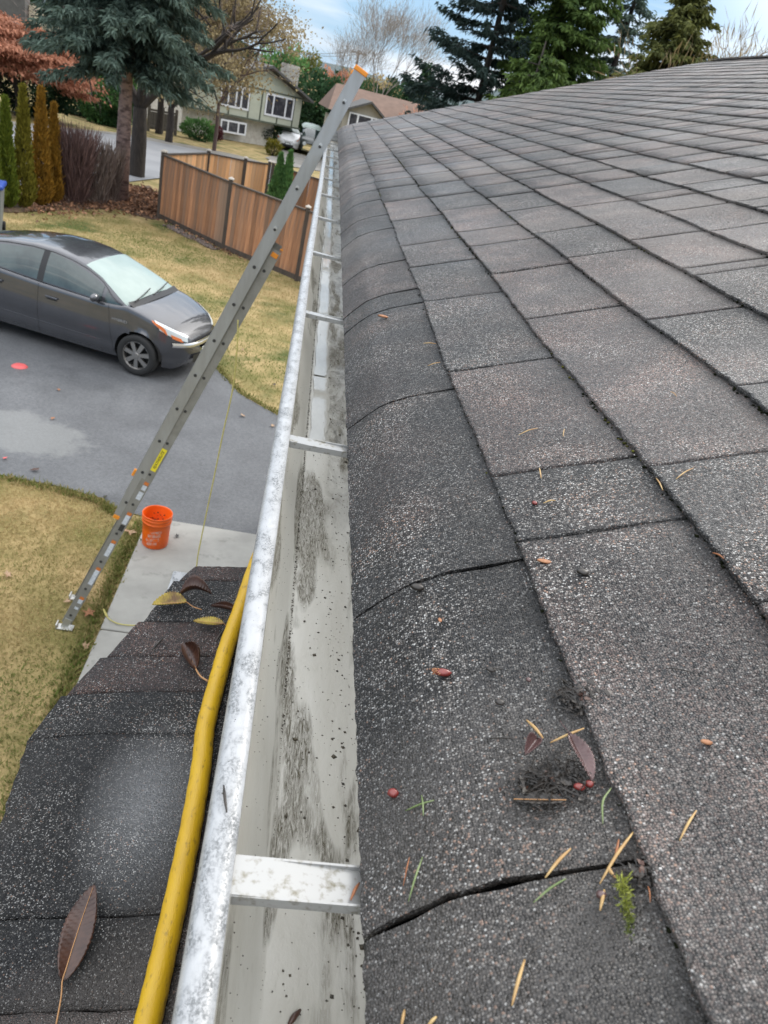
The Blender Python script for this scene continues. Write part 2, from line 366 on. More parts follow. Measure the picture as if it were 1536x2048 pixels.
def sheet(name, poly, m, lift, sub=0.0, kind='structure', fz=gz, ragged=0.0):
    """a sheet lying on the ground, fan of a polygon, subdivided along edges so that it follows the terrain"""
    pts = []
    n = len(poly)
    for i in range(n):
        a = np.array(poly[i]); b = np.array(poly[(i + 1) % n]); k = max(1, int(np.linalg.norm(b - a) / (sub or 1e9)))
        for j in range(k):
            p = a + (b - a) * j / k; 
            if ragged: p = p + rng.uniform(-ragged, ragged, 2)
            pts.append(p)
    c = np.mean(pts, axis=0)
    V = [(c[0], c[1], fz(*c) + lift)] + [(p[0], p[1], fz(*p) + lift) for p in pts]
    mb = MB(); mb.add(V, [(0, 1 + i, 1 + (i + 1) % len(pts)) for i in range(len(pts))])
    o = mb.build(name, m); tag(o, kind=kind); return o
# terrain
xs = np.concatenate([[-2500, -1000, -300, -120], np.arange(-60, 61, 6), [120, 300, 1000, 2500]])
ys = np.concatenate([[-300, -60], np.arange(-20, 100, 4), [150, 400, 1000, 2500]])
V = [(x, y, gz(x, y)) for y in ys for x in xs]; nx = len(xs)
mesh_np('ground', V, [(j * nx + i, j * nx + i + 1, (j + 1) * nx + i + 1, (j + 1) * nx + i) for j in range(len(ys) - 1) for i in range(nx - 1)], MAT['lawn'], smooth=True)['kind'] = 'structure'
def g2(px, py): p = ongr(px, py); return (p[0], p[1])
# driveway: from the near lawn edge to the far lawn edge
near_edge = [g2(-250, 905), g2(0, 950), g2(120, 975), g2(200, 998), g2(232, 1022)]
far_edge = [g2(556, 833), g2(480, 790), g2(430, 735), g2(395, 690)]
y0 = onz(340, 1045, GZ)[1]
drv = near_edge + [(-0.95, y0 + 0.02), (3.2, y0 - 0.02), (3.2, 9.4), (0.9, 9.6)] + far_edge + [(-1.9, 13.0), (-3.6, 13.9), (-9, 15.6), (-30, 22), (-30, 12)]
# split in convex-ish strips for a clean sheet
def poly_sheet(name, poly, m, lift, kind='structure', ragged=0.0, sub=0.0):
    me = bpy.data.meshes.new(name)
    pts = []
    n = len(poly)
    for i in range(n):
        a = np.array(poly[i], float); b = np.array(poly[(i + 1) % n], float); k = max(1, int(np.linalg.norm(b - a) / (sub or 1e9)))
        for j in range(k):
            p = a + (b - a) * j / k
            if ragged: p = p + rng.uniform(-ragged, ragged, 2)
            pts.append(p)
    from mathutils.geometry import tessellate_polygon
    tris = tessellate_polygon([[Vector((p[0], p[1], 0)) for p in pts]])
    me.from_pydata([(p[0], p[1], gz(p[0], p[1]) + lift) for p in pts], [], [tuple(t) for t in tris]); me.update()
    import bmesh
    bm = bmesh.new(); bm.from_mesh(me); bmesh.ops.recalc_face_normals(bm, faces=bm.faces)
    for f in bm.faces:
        if f.normal.z < 0: f.normal_flip()
    bm.to_mesh(me); bm.free()
    me.materials.append(m); o = bpy.data.objects.new(name, me); COL.objects.link(o); tag(o, kind=kind); return o
poly_sheet('driveway', drv, MAT['asphalt'], 0.012, ragged=0.015, sub=0.25)
# dry powdery patch on the driveway, a stain with its own ragged shape in the asphalt's colour
sc_ = onz(62, 868, GZ)
def add_stain(m):
    nt = m.node_tree; n = nt.nodes; l = nt.links.new; b = n['Principled BSDF']
    src = b.inputs['Base Color'].links[0].from_socket
    t = n.new('ShaderNodeTexCoord'); mpn = n.new('ShaderNodeMapping'); mpn.vector_type = 'TEXTURE'
    mpn.inputs['Location'].default_value = (sc_[0] - .25, sc_[1], 0); mpn.inputs['Scale'].default_value = (0.95, 0.50, 1); mpn.inputs['Rotation'].default_value = (0, 0, -.12)
    l(t.outputs['Object'], mpn.inputs[0]); ln = n.new('ShaderNodeVectorMath'); ln.operation = 'LENGTH'
    sx = n.new('ShaderNodeVectorMath'); sx.operation = 'MULTIPLY'; sx.inputs[1].default_value = (1, 1, 0); l(mpn.outputs[0], sx.inputs[0]); l(sx.outputs[0], ln.inputs[0])
    nz_ = n.new('ShaderNodeTexNoise'); nz_.inputs['Scale'].default_value = 3.0; nz_.inputs['Detail'].default_value = 9; nz_.inputs['Roughness'].default_value = .7; l(t.outputs['Object'], nz_.inputs['Vector'])
    ma = n.new('ShaderNodeMath'); ma.operation = 'MULTIPLY_ADD'; ma.inputs[1].default_value = 1.6; l(nz_.outputs['Fac'], ma.inputs[0]); l(ln.outputs['Value'], ma.inputs[2])
    r = n.new('ShaderNodeMapRange'); r.inputs[1].default_value = 1.95; r.inputs[2].default_value = 1.68; r.inputs[3].default_value = 0; r.inputs[4].default_value = .42; l(ma.outputs[0], r.inputs[0])
    ag = n.new('ShaderNodeTexVoronoi'); ag.inputs['Scale'].default_value = 45; l(t.outputs['Object'], ag.inputs['Vector']); sp_ = n.new('ShaderNodeSeparateColor'); l(ag.outputs['Color'], sp_.inputs[0])
    ar = n.new('ShaderNodeMapRange'); ar.inputs[3].default_value = .82; ar.inputs[4].default_value = 1.18; l(sp_.outputs[0], ar.inputs[0])
    hv_ = n.new('ShaderNodeHueSaturation'); l(ar.outputs[0], hv_.inputs['Value']); l(src, hv_.inputs['Color']); src = hv_.outputs[0]
    x = n.new('ShaderNodeMix'); x.data_type = 'RGBA'; l(r.outputs[0], x.inputs[0]); l(src, x.inputs[6]); x.inputs[7].default_value = (.25, .255, .245, 1); l(x.outputs[2], b.inputs['Base Color'])
add_stain(MAT['asphalt'])
# walkway slabs (two seen, joint between)
jy = 5.12
for a, b in ((jy + 0.008, y0), (2.9, jy - 0.008), (0.6, 2.884)):
    mb = MB(); mb.box((0.05, (a + b) / 2, GZ - 0.02), (2.5, b - a, 0.10)); o = mb.build('walkway', MAT['concrete'], bevel=0.008); tag(o, kind='structure')
# street and its far shoulder
sn = [g2(-150, 395), g2(120, 380), g2(225, 370), g2(310, 358), g2(480, 352)]
sf = [g2(700, 372), g2(555, 335), g2(470, 310), g2(380, 292), g2(250, 268), g2(110, 255), g2(-60, 235)]
sn2 = [(-60, 18)] + sn + [(6, 30.5), (60, 34)]
sf2 = [(60, 47), (8, 43.5)] + sf[1:] + [(-60, 30)]
def strip(name, A, B, m, lift, n=60):
    """ribbon between two polylines A, B resampled"""
    def rs(Pn):
        Pn = np.array(Pn); d = np.concatenate([[0], np.cumsum(np.linalg.norm(np.diff(Pn, axis=0), axis=1))]); t = np.linspace(0, d[-1], n)
        return np.stack([np.interp(t, d, Pn[:, 0]), np.interp(t, d, Pn[:, 1])], 1)
    a, b = rs(A), rs(B); V = []
    for i in range(n):
        for k in range(6):
            p = a[i] + (b[i] - a[i]) * k / 5; V.append((p[0], p[1], gz(p[0], p[1]) + lift))
    o = mesh_np(name, V, [(i * 6 + k, (i + 1) * 6 + k, (i + 1) * 6 + k + 1, i * 6 + k + 1) for i in range(n - 1) for k in range(5)], m); tag(o, kind='structure'); return o
sfa = sf2[::-1]
strip('street', sn2, sfa, MAT['street'], 0.03)
strip('street_shoulder', [(p[0] * 1.0, p[1] - 2.4) for p in sfa], [(p[0], p[1] + 0.15) for p in sfa], MAT['shoulder'], 0.036)
# soil bed under the trees by the corner
bed = [g2(-60, 425), g2(60, 425), g2(160, 420), g2(230, 418), g2(300, 440), g2(322, 440), g2(318, 405), g2(300, 372), g2(200, 378), g2(80, 392), g2(-80, 400)]
poly_sheet('soil_bed', bed, MAT['soil'], 0.02, ragged=0.08, sub=0.3)
# green neighbour's driveway
poly_sheet('neighbour_driveway', [g2(555, 330), g2(530, 316), (-3.4, 58), (-3.2, 64), (1.5, 64), (2.4, 56), g2(650, 345)], MAT['shoulder'], 0.045)
# far hill
MAT['hill'] = mat('wooded_hill', (0.045, 0.07, 0.075), 0.95, c2=(0.06, 0.09, 0.09), scale=0.01)
mb = MB()
N = 60; hv = []
for i in range(N):
    x = -900 + 1800 * i / (N - 1); h = 26 + 16 * math.sin(i * 0.31 + 2) + 7 * math.sin(i * 0.9)
    hv += [(x, 800, GZ - 1), (x, 930, h), (x, 1200, GZ - 1)]
mb.add(hv, [(3 * i + k, 3 * i + 3 + k, 3 * i + 4 + k, 3 * i + 1 + k) for i in range(N - 1) for k in range(2)])
tag(mb.build('hill', MAT['hill'], smooth=True), kind='structure')

# ================================================================== THE HOUSE
house = empty('house', (0.6, 0, GZ), label='near house with grey-brown asphalt shingle roof and white eaves gutter', cat='house')
HP = (-0.6, 0, -GZ)          # parts are modelled in place
def hpart(o): o.location = (HP[0] + o.location[0], HP[1] + o.location[1], HP[2] + o.location[2]); return o
def sub_of(o, parent): o.parent = parent; return o
XE, ZE, XB, ZB = 0.1002, -0.400, 0.1400, -0.3535   # rolled edge and the bend
SL = 0.40; C0 = -0.4058; YEND = 8.18
undul = lambda x, y: 0.0035 * nzA(x * 3.2, y * 2.1) + 0.0022 * nzB(x * 9, y * 7)
PROF = [(0.1002, -0.4000), (0.1095, -0.3885), (0.1185, -0.3775), (0.127, -0.3680), (0.134, -0.3610), (0.141, -0.3556), (0.149, -0.3505), (0.158, -0.3455), (0.170, -0.3385)]
def base_z(x):
    if x < XE: return -9
    if x < 0.170: return float(np.interp(x, [a for a, _ in PROF], [b for _, b in PROF]))
    return C0 + SL * x
def roof_z(x, y): return base_z(x) + 0.0075 + (undul(x, y) if x > XB else 0)
NRM = np.array([-SL, 0, 1]) / math.hypot(SL, 1); ALO = np.array([1, 0, SL]) / math.hypot(SL, 1)
# course lines (x of each butt edge)
cxs = [None, 0.2277, 0.366, 0.512, 0.648, 0.790, 0.936]
while cxs[-1] < 3.56: cxs.append(cxs[-1] + 0.1446)
def yofpx(x, px, py):
    """Y on the roof plane seen at a pixel"""
    r = rayf(px, py); t = C0 / (r[2] - SL * r[0]); return r[1] * t
J = {0: [(1245, 1740), (1050, 1130), (904.6, 784), (840, 611.6), (828, 584), (807.5, 524.5), (780, 460.5), (771, 432), (758, 402), (751.7, 384), (745, 369), (736.7, 350)],
     1: [(1045, 1097), (990, 965), (905, 752), (845.6, 613.7), (818, 544), (803.4, 499), (781.6, 449.7), (765, 411), (754, 384.6)],
     2: [(1310, 945), (1058, 645), (987, 556), (949, 501), (922, 471), (883, 428), (859, 401.5), (839, 377), (820, 358.5), (804, 340), (791, 325)],
     3: [(1306, 647), (1137, 524.5), (1078, 474), (1015.6, 429), (972, 402), (946, 380), (916, 362), (900, 348), (884, 333.5)],
     4: [(1406, 558), (1382, 544), (1276, 487), (1153, 420.6), (1070, 384)]}
r2 = random.Random(5)
def joints(k):
    ys_ = sorted(yofpx(0, *p) for p in J.get(k, []))
    first = {0: -0.05, 1: 0.10, 2: 0.28, 3: 0.47}.get(k)
    if ys_:
        y = ys_[0]; head = []
        while y > -0.7:
            y -= 0.62 if (k == 1 and not head) else r2.choice([0.17, 0.22, 0.28, 0.31]); head.append(y)
        ys_ = head[::-1] + ys_
    else: ys_ = [-0.7 + r2.random() * 0.2]
    while ys_[-1] < YEND:
        ys_.append(ys_[-1] + r2.choice([0.09, 0.14, 0.17, 0.2, 0.22, 0.25, 0.28, 0.31]))
    ys_[-1] = YEND
    if len(ys_) > 1 and ys_[-1] - ys_[-2] < 0.05: ys_.pop(-2)
    return ys_
roof = MB()
# tar paper deck under the shingles, both slopes and gable ends
XR = 3.56; ZR = C0 + SL * XR
roof.add([(XB, -3, base_z(XB) - .002), (XR, -3, ZR - .004), (XR, YEND - .02, ZR - .004), (XB, YEND - .02, base_z(XB) - .002)], [(0, 1, 2, 3)])
roof.add([(XE + .004, -3, ZE - .006), (XB, -3, base_z(XB) - .002), (XB, YEND - .02, base_z(XB) - .002), (XE + .004, YEND - .02, ZE - .006)], [(0, 1, 2, 3)])
roof.prism([(XE + 0.05, ZE - 0.03), (XB, ZB - 0.03), (XR, ZR - 0.03), (2 * XR - XB, ZB - 0.03), (2 * XR - XB, ZB - 0.12), (XR, ZR - .12), (XB, ZB - 0.12)], 1, -3, YEND - 0.03)
roof_o = hpart(roof.build('roof', MAT['deck'], house))
def tab(k, ya, yb, xa, xb, near):
    """one shingle tab: course k, between ya..yb along the eave, xa..xb up the slope; returns (V, F, tone)"""
    step = 0.006 if near > 2 else (0.015 if near > 1 else 0.05)
    ny = max(2, min(60, int((yb - ya) / step) + 1))
    if k == 0:
        prof = [(XE - 0.004, ZE - 0.006)] + PROF
        prof += [(0.17 + (xb - 0.17) * t, base_z(0.17 + (xb - 0.17) * t)) for t in (0.3, 0.65, 1.0)]
    else:
        ts = [0, 0.02, 0.15, 0.45, 0.68, 0.86, 1.0] if near > 1 else [0, 0.3, 0.68, 0.86, 1.0]
        prof = [(xa + (xb - xa) * t, C0 + SL * (xa + (xb - xa) * t)) for t in ts]
    m = len(prof); gap = 0.0016 + 0.0022 * min(1, max(0, ya) / 1.6) if near > 1 else 0.0046
    tone = r2.random(); tone = .62 if k == 1 and ya < .36 and yb < .7 else (tone * .5 if k == 0 and ya < .8 else tone); lift = r2.uniform(-0.001, 0.0012); skew = r2.uniform(-0.003, 0.003); jb = 0.0009 if near > 1 else 0.002
    V = []; gr = []
    for j in range(ny):
        t = j / (ny - 1); y = ya + gap + (yb - ya - 2 * gap) * t
        ej = r2.gauss(0, jb) + skew * (t - .5) + 0.003 * nzA(k * 3.1, y * 6)
        for i, (x, z) in enumerate(prof):
            u = i / (m - 1)
            hgt = (0.0098 + lift) * (1 - u) + 0.0022 * u
            if k == 0: hgt = 0.0050
            xx = x + (ej if (i <= 1 and k > 0) else 0)
            yy = y + (r2.gauss(0, 0.0008) + .0012 * nzB(x * 60, k * 3 + ya * 9) if j in (0, ny - 1) else 0)
            if k == 0 and i == 0: yy += 0; xx += r2.gauss(0, 0.0006)
            un = undul(xx, y) if xx > XB else undul(XB, y) * (xx - XE) / (XB - XE)
            if k and i == 0: hgt -= 0.0012
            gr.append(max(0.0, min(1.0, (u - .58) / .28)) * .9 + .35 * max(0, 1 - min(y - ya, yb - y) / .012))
            V.append((xx - 0.37 * hgt, yy, z + SL * (xx - x) * (k > 0) + 0.93 * hgt + un))
    top = len(V)
    # skirt all round
    ring = [i for i in range(m)] + [j * m + m - 1 for j in range(1, ny)] + [(ny - 1) * m + i for i in range(m - 2, -1, -1)] + [j * m for j in range(ny - 2, 0, -1)]
    th = 0.0075 if k else 0.006
    for i in ring:
        p = V[i]; V.append((p[0] + 0.37 * th, p[1], p[2] - 0.93 * th)); gr.append(1.6)  # skirt coloured near-black, painting in the deep shade of the joints
    Fq = [(j * m + i, j * m + i + 1, (j + 1) * m + i + 1, (j + 1) * m + i) for j in range(ny - 1) for i in range(m - 1)]
    nr = len(ring)
    Fq += [(ring[i], top + i, top + (i + 1) % nr, ring[(i + 1) % nr]) for i in range(nr)]
    return V, Fq, tone, gr
tabs = []
for k in range(0, len(cxs) - 1):
    ys_ = joints(k)
    for a, b in zip(ys_[:-1], ys_[1:]):
        xa = cxs[k] if k else XE; xb = min(cxs[k + 1], XR) + 0.022
        q = []
        infr = False; area = 0
        for (x, y) in ((xa, a), (xb, a), (xa, b), (xb, b)):
            px, py, d = proj((x, y, C0 + SL * x))
            if d > 0.05: q.append((px, py)); infr |= (-250 < px < 1800 and py < 2400)
        if len(q) == 4 and infr:
            area = abs((q[3][0] - q[0][0]) * (q[2][1] - q[1][1]) - (q[3][1] - q[0][1]) * (q[2][0] - q[1][0])) / 2
            inside = any(0 < p[0] < 1536 and 0 < p[1] < 2048 for p in q)
            if not inside: area *= 0.3
        tabs.append([area, k, a, b, xa, xb])
tabs.sort(key=lambda t: -t[0])
rest = MB()
for i, (area, k, a, b, xa, xb) in enumerate(tabs):
    near = 3 if area > 20000 else (2 if area > 3000 else (1 if i < 300 else 0))
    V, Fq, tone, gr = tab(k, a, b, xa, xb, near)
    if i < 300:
        o = mesh_np('shingle', V, Fq, MAT['shingle'], roof_o, smooth=(k == 0 and near > 1), tone=[tone] * len(V), grime_shade=gr)
        if k == 0: o.data.polygons.foreach_set('use_smooth', np.arange(len(Fq)) < len(Fq) - 1); o.data.set_sharp_from_angle(angle=0.9)
    else: rest.add(V, Fq, tone=tone + 1e-4)
o = rest.build('shingle_field', MAT['shingle'], roof_o); o['kind'] = 'stuff'
# ridge caps
mb = MB(); y = -3
while y < YEND:
    for s in (-1, 1):
        mb.add([(XR, y, ZR + .022), (XR, y + .15, ZR + .016), (XR + s * .13, y + .15, ZR - .036), (XR + s * .13, y, ZR - .03)], [(0, 1, 2, 3)], tone=r2.random())
    y += 0.145
mb.build('ridge_cap', MAT['shingle'], roof_o)
mb = MB(); mb.add([(XR, -3, ZR), (2 * XR - XB, -3, ZB), (2 * XR - XB, YEND, ZB), (XR, YEND, ZR)], [(0, 1, 2, 3)], tone=.4); mb.build('far_slope', MAT['shingle'], roof_o)
# grime and moss in the laps
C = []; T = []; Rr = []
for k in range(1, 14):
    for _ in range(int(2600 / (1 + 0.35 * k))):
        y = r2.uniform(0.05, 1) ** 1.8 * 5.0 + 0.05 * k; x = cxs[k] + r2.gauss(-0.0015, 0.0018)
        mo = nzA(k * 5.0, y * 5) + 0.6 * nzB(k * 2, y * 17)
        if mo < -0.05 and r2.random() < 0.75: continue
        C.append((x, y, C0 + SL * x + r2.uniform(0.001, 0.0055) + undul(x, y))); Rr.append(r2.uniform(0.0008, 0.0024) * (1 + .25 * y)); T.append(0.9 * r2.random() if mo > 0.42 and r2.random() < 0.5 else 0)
o = lumps('lap_moss', C, Rr, MAT['moss'], roof_o, tone=np.array(T)); o['kind'] = 'stuff'
# loose grit spread over the nearest shingles
C = []; Rr = []
for _ in range(2500):
    x = r2.uniform(0.1, 0.6); y = r2.uniform(0.12, 1.3); C.append((x, y, roof_z(x, y) - 0.002)); Rr.append(r2.uniform(0.0004, 0.0011))
MAT['grit'] = mat('loose_granules', (0.03, 0.03, 0.032), 0.6, c2=(0.3, 0.29, 0.28), scale=220, lo=0.45, hi=0.55, spec=0.6)
o = lumps('loose_granules', C, Rr, MAT['grit'], roof_o, squash=(1, 1, 0.8)); o['kind'] = 'stuff'
# walls, soffit, fascia
mb = MB(); mb.prism([(0.52, GZ), (0.52, -0.50), (XR, ZR - 0.16), (2 * XR - 0.52, -0.5), (2 * XR - 0.52, GZ)], 1, -3, 7.7); hpart(mb.build('wall', MAT['siding'], house))
mb = MB(); mb.box((0.325, 2.55, -0.515), (0.36, 11.1, 0.012)); hpart(mb.build('soffit', MAT['fascia'], house))
mb = MB(); mb.box((0.139, 2.55, -0.455), (0.02, 11.1, 0.13)); hpart(mb.build('fascia', MAT['fascia'], house))
mb = MB(); mb.prism([(0.10, -0.44), (XB, ZB - 0.01), (XR, ZR - 0.01), (2 * XR - XB, ZB - .01), (2 * XR - XB, ZB - .16), (XR, ZR - .16), (XB, ZB - .2)], 1, YEND - 0.06, YEND - 0.028); hpart(mb.build('rake_board', MAT['fascia'], house))

# ---------------- gutter
def gutter_mat(name, base, dirt, thr, rough, rr):
    m = bpy.data.materials.new(name); m.use_nodes = True; nt = m.node_tree; n = nt.nodes; l = nt.links.new; b = n['Principled BSDF']
    tcn = n.new('ShaderNodeTexCoord')
    def noise(st, sc, det=6, rg=0.65, dist=0.0):
        mpn = n.new('ShaderNodeMapping'); mpn.inputs['Scale'].default_value = st; l(tcn.outputs['Object'], mpn.inputs[0])
        x = n.new('ShaderNodeTexNoise'); x.inputs['Scale'].default_value = sc; x.inputs['Detail'].default_value = det; x.inputs['Roughness'].default_value = rg; x.inputs['Distortion'].default_value = dist
        l(mpn.outputs[0], x.inputs['Vector']); return x.outputs['Fac']
    def mr(src, a, c, d=0.0, e=1.0):
        r = n.new('ShaderNodeMapRange'); r.inputs[1].default_value = a; r.inputs[2].default_value = c; r.inputs[3].default_value = d; r.inputs[4].default_value = e; l(src, r.inputs[0]); return r.outputs[0]
    def mul(a, c):
        x = n.new('ShaderNodeMath'); x.operation = 'MULTIPLY'; l(a, x.inputs[0]); l(c, x.inputs[1]); return x.outputs[0]
    def mix(fac, A, B):
        x = n.new('ShaderNodeMix'); x.data_type = 'RGBA'
        for s, v in ((0, fac), (6, A), (7, B)):
            if isinstance(v, (int, float)): x.inputs[s].default_value = v
            elif isinstance(v, tuple): x.inputs[s].default_value = (*v, 1)
            else: l(v, x.inputs[s])
        return x.outputs[2]
    return m, b, noise, mr, mul, mix, l, n
m, b, noise, mr, mul, mix, l, n = gutter_mat('gutter_inside', None, None, 0, 0, 0)
big = noise((1, 0.16, 1), 26, 4, 0.5, 0.4); fine = noise((1, 0.12, 1), 420, 8, 0.8, 1.5); mid = noise((1, 0.3, 1), 90, 6, 0.7, 0.8)
patch = mul(mr(big, 0.53, 0.60), mr(fine, 0.36, 0.60))
scr = mul(mr(mid, 0.5, 0.62), mr(fine, 0.45, 0.7))
col = mix(mr(noise((1, 0.2, 1), 14, 4), 0.35, 0.65), (0.40, 0.385, 0.335), (0.50, 0.49, 0.445))
col = mix(mul(scr, mr(mid, 0.3, 0.7, 0.1, 0.4)), col, (0.24, 0.22, 0.17))
sx_ = n.new('ShaderNodeSeparateXYZ'); l([x for x in n if x.bl_idname == 'ShaderNodeTexCoord'][0].outputs['Object'], sx_.inputs[0])
band = mul(mul(mr(sx_.outputs['X'], 0.080, 0.087), mr(sx_.outputs['Y'], 0.75, 1.1)), mr(noise((1, 0.5, 1), 22, 6, .7, 1.0), 0.40, 0.60, 0.15, 0.85))
col = mix(band, col, (0.13, 0.115, 0.08))
col = mix(mul(band, mr(noise((1, 0.4, 1), 60, 6, .7, 1.2), .5, .62)), col, (0.05, 0.042, 0.022))
col = mix(patch, col, (0.050, 0.040, 0.018))
l(col, b.inputs['Base Color']); l(mr(patch, 0, 1, 0.28, 0.85), b.inputs['Roughness'])
bp = n.new('ShaderNodeBump'); bp.inputs['Distance'].default_value = 0.0006; bp.inputs['Strength'].default_value = 0.5; l(noise((1, .6, 1), 260, 3), bp.inputs['Height']); l(bp.outputs[0], b.inputs['Normal'])
MAT['gut_in'] = m
m, b, noise, mr, mul, mix, l, n = gutter_mat('gutter_face', None, None, 0, 0, 0)
mot = mul(mr(noise((1, 0.5, 1), 70, 4, 0.6, 0.5), 0.40, 0.60), mr(noise((1, 0.7, 1), 520, 5, 0.8, 0.6), 0.40, 0.56))
col = mix(mot, (0.37, 0.38, 0.39), (0.13, 0.138, 0.142)); l(col, b.inputs['Base Color']); l(mr(mot, 0, 1, 0.25, 0.6), b.inputs['Roughness'])
bp = n.new('ShaderNodeBump'); bp.inputs['Distance'].default_value = 0.0005; bp.inputs['Strength'].default_value = 0.4; l(noise((1, .6, 1), 300, 3), bp.inputs['Height']); l(bp.outputs[0], b.inputs['Normal'])
MAT['gut_out'] = m
MAT['strap'] = mat('strap_aluminium', (0.36, 0.36, 0.35), 0.3, metal=0.35, c2=(0.17, 0.155, 0.11), scale=150, detail=8, lo=0.52, hi=0.72, rough2=0.6)
MAT['water'] = mat('standing_water', (0.38, 0.37, 0.33), 0.05, spec=0.9, bump=0.0008, bscale=30, stretch=(1, 0.3, 1), c2=(0.47, 0.46, 0.42), scale=30)
YG0, YG1 = -0.7, YEND
gz_top = -0.405
def sheet_profile(prof, name, m, parent, ny=60, th=0.0015, wob=0.0008):
    """extrude a profile in x,z along Y, with slight handmade waviness"""
    V = []; k = len(prof); ysl = np.linspace(YG0, YG1, ny)
    for y in ysl:
        for x, z in prof: V.append((x + wob * math.sin(y * 2.1) + wob * 0.6 * math.sin(y * 5.3 + 1), y, z + wob * math.sin(y * 1.7 + 2)))
    return mesh_np(name, V, [(j * k + i, (j + 1) * k + i, (j + 1) * k + i + 1, j * k + i + 1) for j in range(ny - 1) for i in range(k - 1)], m, parent, smooth=True)
gut = MB()
FLZ = -0.498
inner = [(0.0185, -0.4075), (0.0192, -0.412), (0.0165, -0.416), (0.0175, -0.43), (0.0225, -0.452), (0.032, -0.474), (0.0425, -0.490), (0.0480, FLZ + 0.0005), (0.052, FLZ - 0.0005), (0.085, FLZ + 0.001), (0.118, FLZ), (0.1265, FLZ + 0.006), (0.128, -0.40)]
gutter = hpart(sheet_profile(inner, 'gutter', MAT['gut_in'], house))
outer = [(0.0185, -0.4075), (0.0180, gz_top), (0.0080, gz_top + 0.0005), (0.0022, gz_top - 0.0005), (-0.0012, gz_top - 0.004), (-0.0020, gz_top - 0.011), (-0.0015, -0.428), (0.004, -0.436), (0.014, -0.456), (0.026, -0.480), (0.040, -0.496), (0.044, -0.503), (0.1285, -0.503), (0.1285, -0.40)]
sheet_profile(outer, 'front_lip', MAT['gut_out'], gutter)
# end cap at the far end
mb = MB(); mb.prism([(p[0], p[1]) for p in outer[1:]], 1, YEND - 0.002, YEND); mb.build('end_cap', MAT['gut_out'], gutter)
# straps
for i in range(-1, 13):
    y = 0.2693 + 0.6156 * i
    if y > YEND - 0.1: break
    mb = MB(); w = 0.0125 if i == 0 else 0.010
    for a, b_ in (((0.016, gz_top - 0.0035), (0.045, gz_top - 0.0045)), ((0.045, gz_top - 0.0045), (0.108, gz_top - 0.0085))):
        mb.add([(a[0], y - w, a[1]), (b_[0], y - w, b_[1]), (b_[0], y + w, b_[1]), (a[0], y + w, a[1])] + [(a[0], y - w, a[1] - .0018), (b_[0], y - w, b_[1] - .0018), (b_[0], y + w, b_[1] - .0018), (a[0], y + w, a[1] - .0018)],
               [(0, 1, 2, 3), (7, 6, 5, 4), (0, 4, 5, 1), (3, 2, 6, 7)])
    mb.box((0.06, y - w, gz_top - 0.0085), (0.085, 0.0015, 0.008))
    mb.box((0.06, y + w, gz_top - 0.0085), (0.085, 0.0015, 0.008))
    mb.tube([(0.112, y, gz_top - 0.008), (0.128, y, gz_top - 0.008)], 0.004, 6)
    mb.build('gutter_strap', MAT['strap'], gutter)
# standing water in the trough, a broken thin film with a wavy edge
def film(ya, yb, xa, xb, nm='water_film'):
    ys_ = np.arange(ya, yb, 0.012); V = []
    for i, y in enumerate(ys_):
        e = min(1, ((y - ya) / 0.28) ** .6 * r2.uniform(.85, 1)) if ya < 0.0 else min(1, 0.75 + (y - ya) / 0.03)
        lft = xa + 0.0012 * math.sin(y * 40) + 0.001 * r2.random(); rgt = xa + (xb - xa) * (0.35 + 0.65 * e) + 0.0022 * math.sin(y * 23 + xa * 90) + 0.0016 * math.sin(y * 61) + 0.0018 * r2.random()
        V += [(lft, y, FLZ + 0.0019), ((lft + rgt) / 2, y, FLZ + 0.0021), (rgt, y, FLZ + 0.0019)]
    nn = len(ys_)
    mesh_np(nm, V, [(3 * i + k, 3 * i + 3 + k, 3 * i + 4 + k, 3 * i + 1 + k) for i in range(nn - 1) for k in range(2)], MAT['water'], gutter, smooth=True)
for a, b_ in ((1.078, 1.385), (1.387, 2.3), (2.302, 3.5), (3.502, 4.6), (4.602, 5.9), (5.902, 7.4)): film(a, b_, 0.0545, 0.083 + r2.uniform(-.002, .002))
# seam ridge along the crease: dark silt line
C = []; Rr = []
for _ in range(2600):
    y = r2.uniform(0.1, 1) ** 1.5 * 5; C.append((0.0495 + r2.gauss(0, 0.0008), y, FLZ + 0.0005)); Rr.append(r2.uniform(0.0004, 0.0012) * (1 if y > 0.45 else .5))
MAT['silt'] = mat('wet_silt', (0.025, 0.022, 0.018), 0.5, c2=(0.08, 0.065, 0.04), scale=90)
lumps('silt_line', C, Rr, MAT['silt'], gutter)['kind'] = 'stuff'
C = []; Rr = []
for _ in range(1300):
    y = r2.uniform(0.14, 1) ** 1.7 * 2.6 + 0.1; x = 0.057 + 0.062 * r2.random() ** (0.7 if y < .4 else .9)
    C.append((x, y, FLZ + 0.001)); Rr.append(min(0.0032, 0.0004 * math.exp(abs(r2.gauss(0, 0.65)))))
for _ in range(200):
    y = r2.uniform(0.15, 1.2); t = r2.random(); C.append((0.0185 + t * 0.02, y, -0.436 - t * 0.035)); Rr.append(r2.uniform(0.0003, 0.0007))
for _ in range(170):
    y = r2.uniform(0.15, 2.2); C.append((r2.uniform(0.001, 0.017), y, gz_top + 0.0007)); Rr.append(r2.uniform(0.0002, 0.0005))
lumps('gutter_grit', C, Rr, MAT['silt'], gutter)['kind'] = 'stuff'

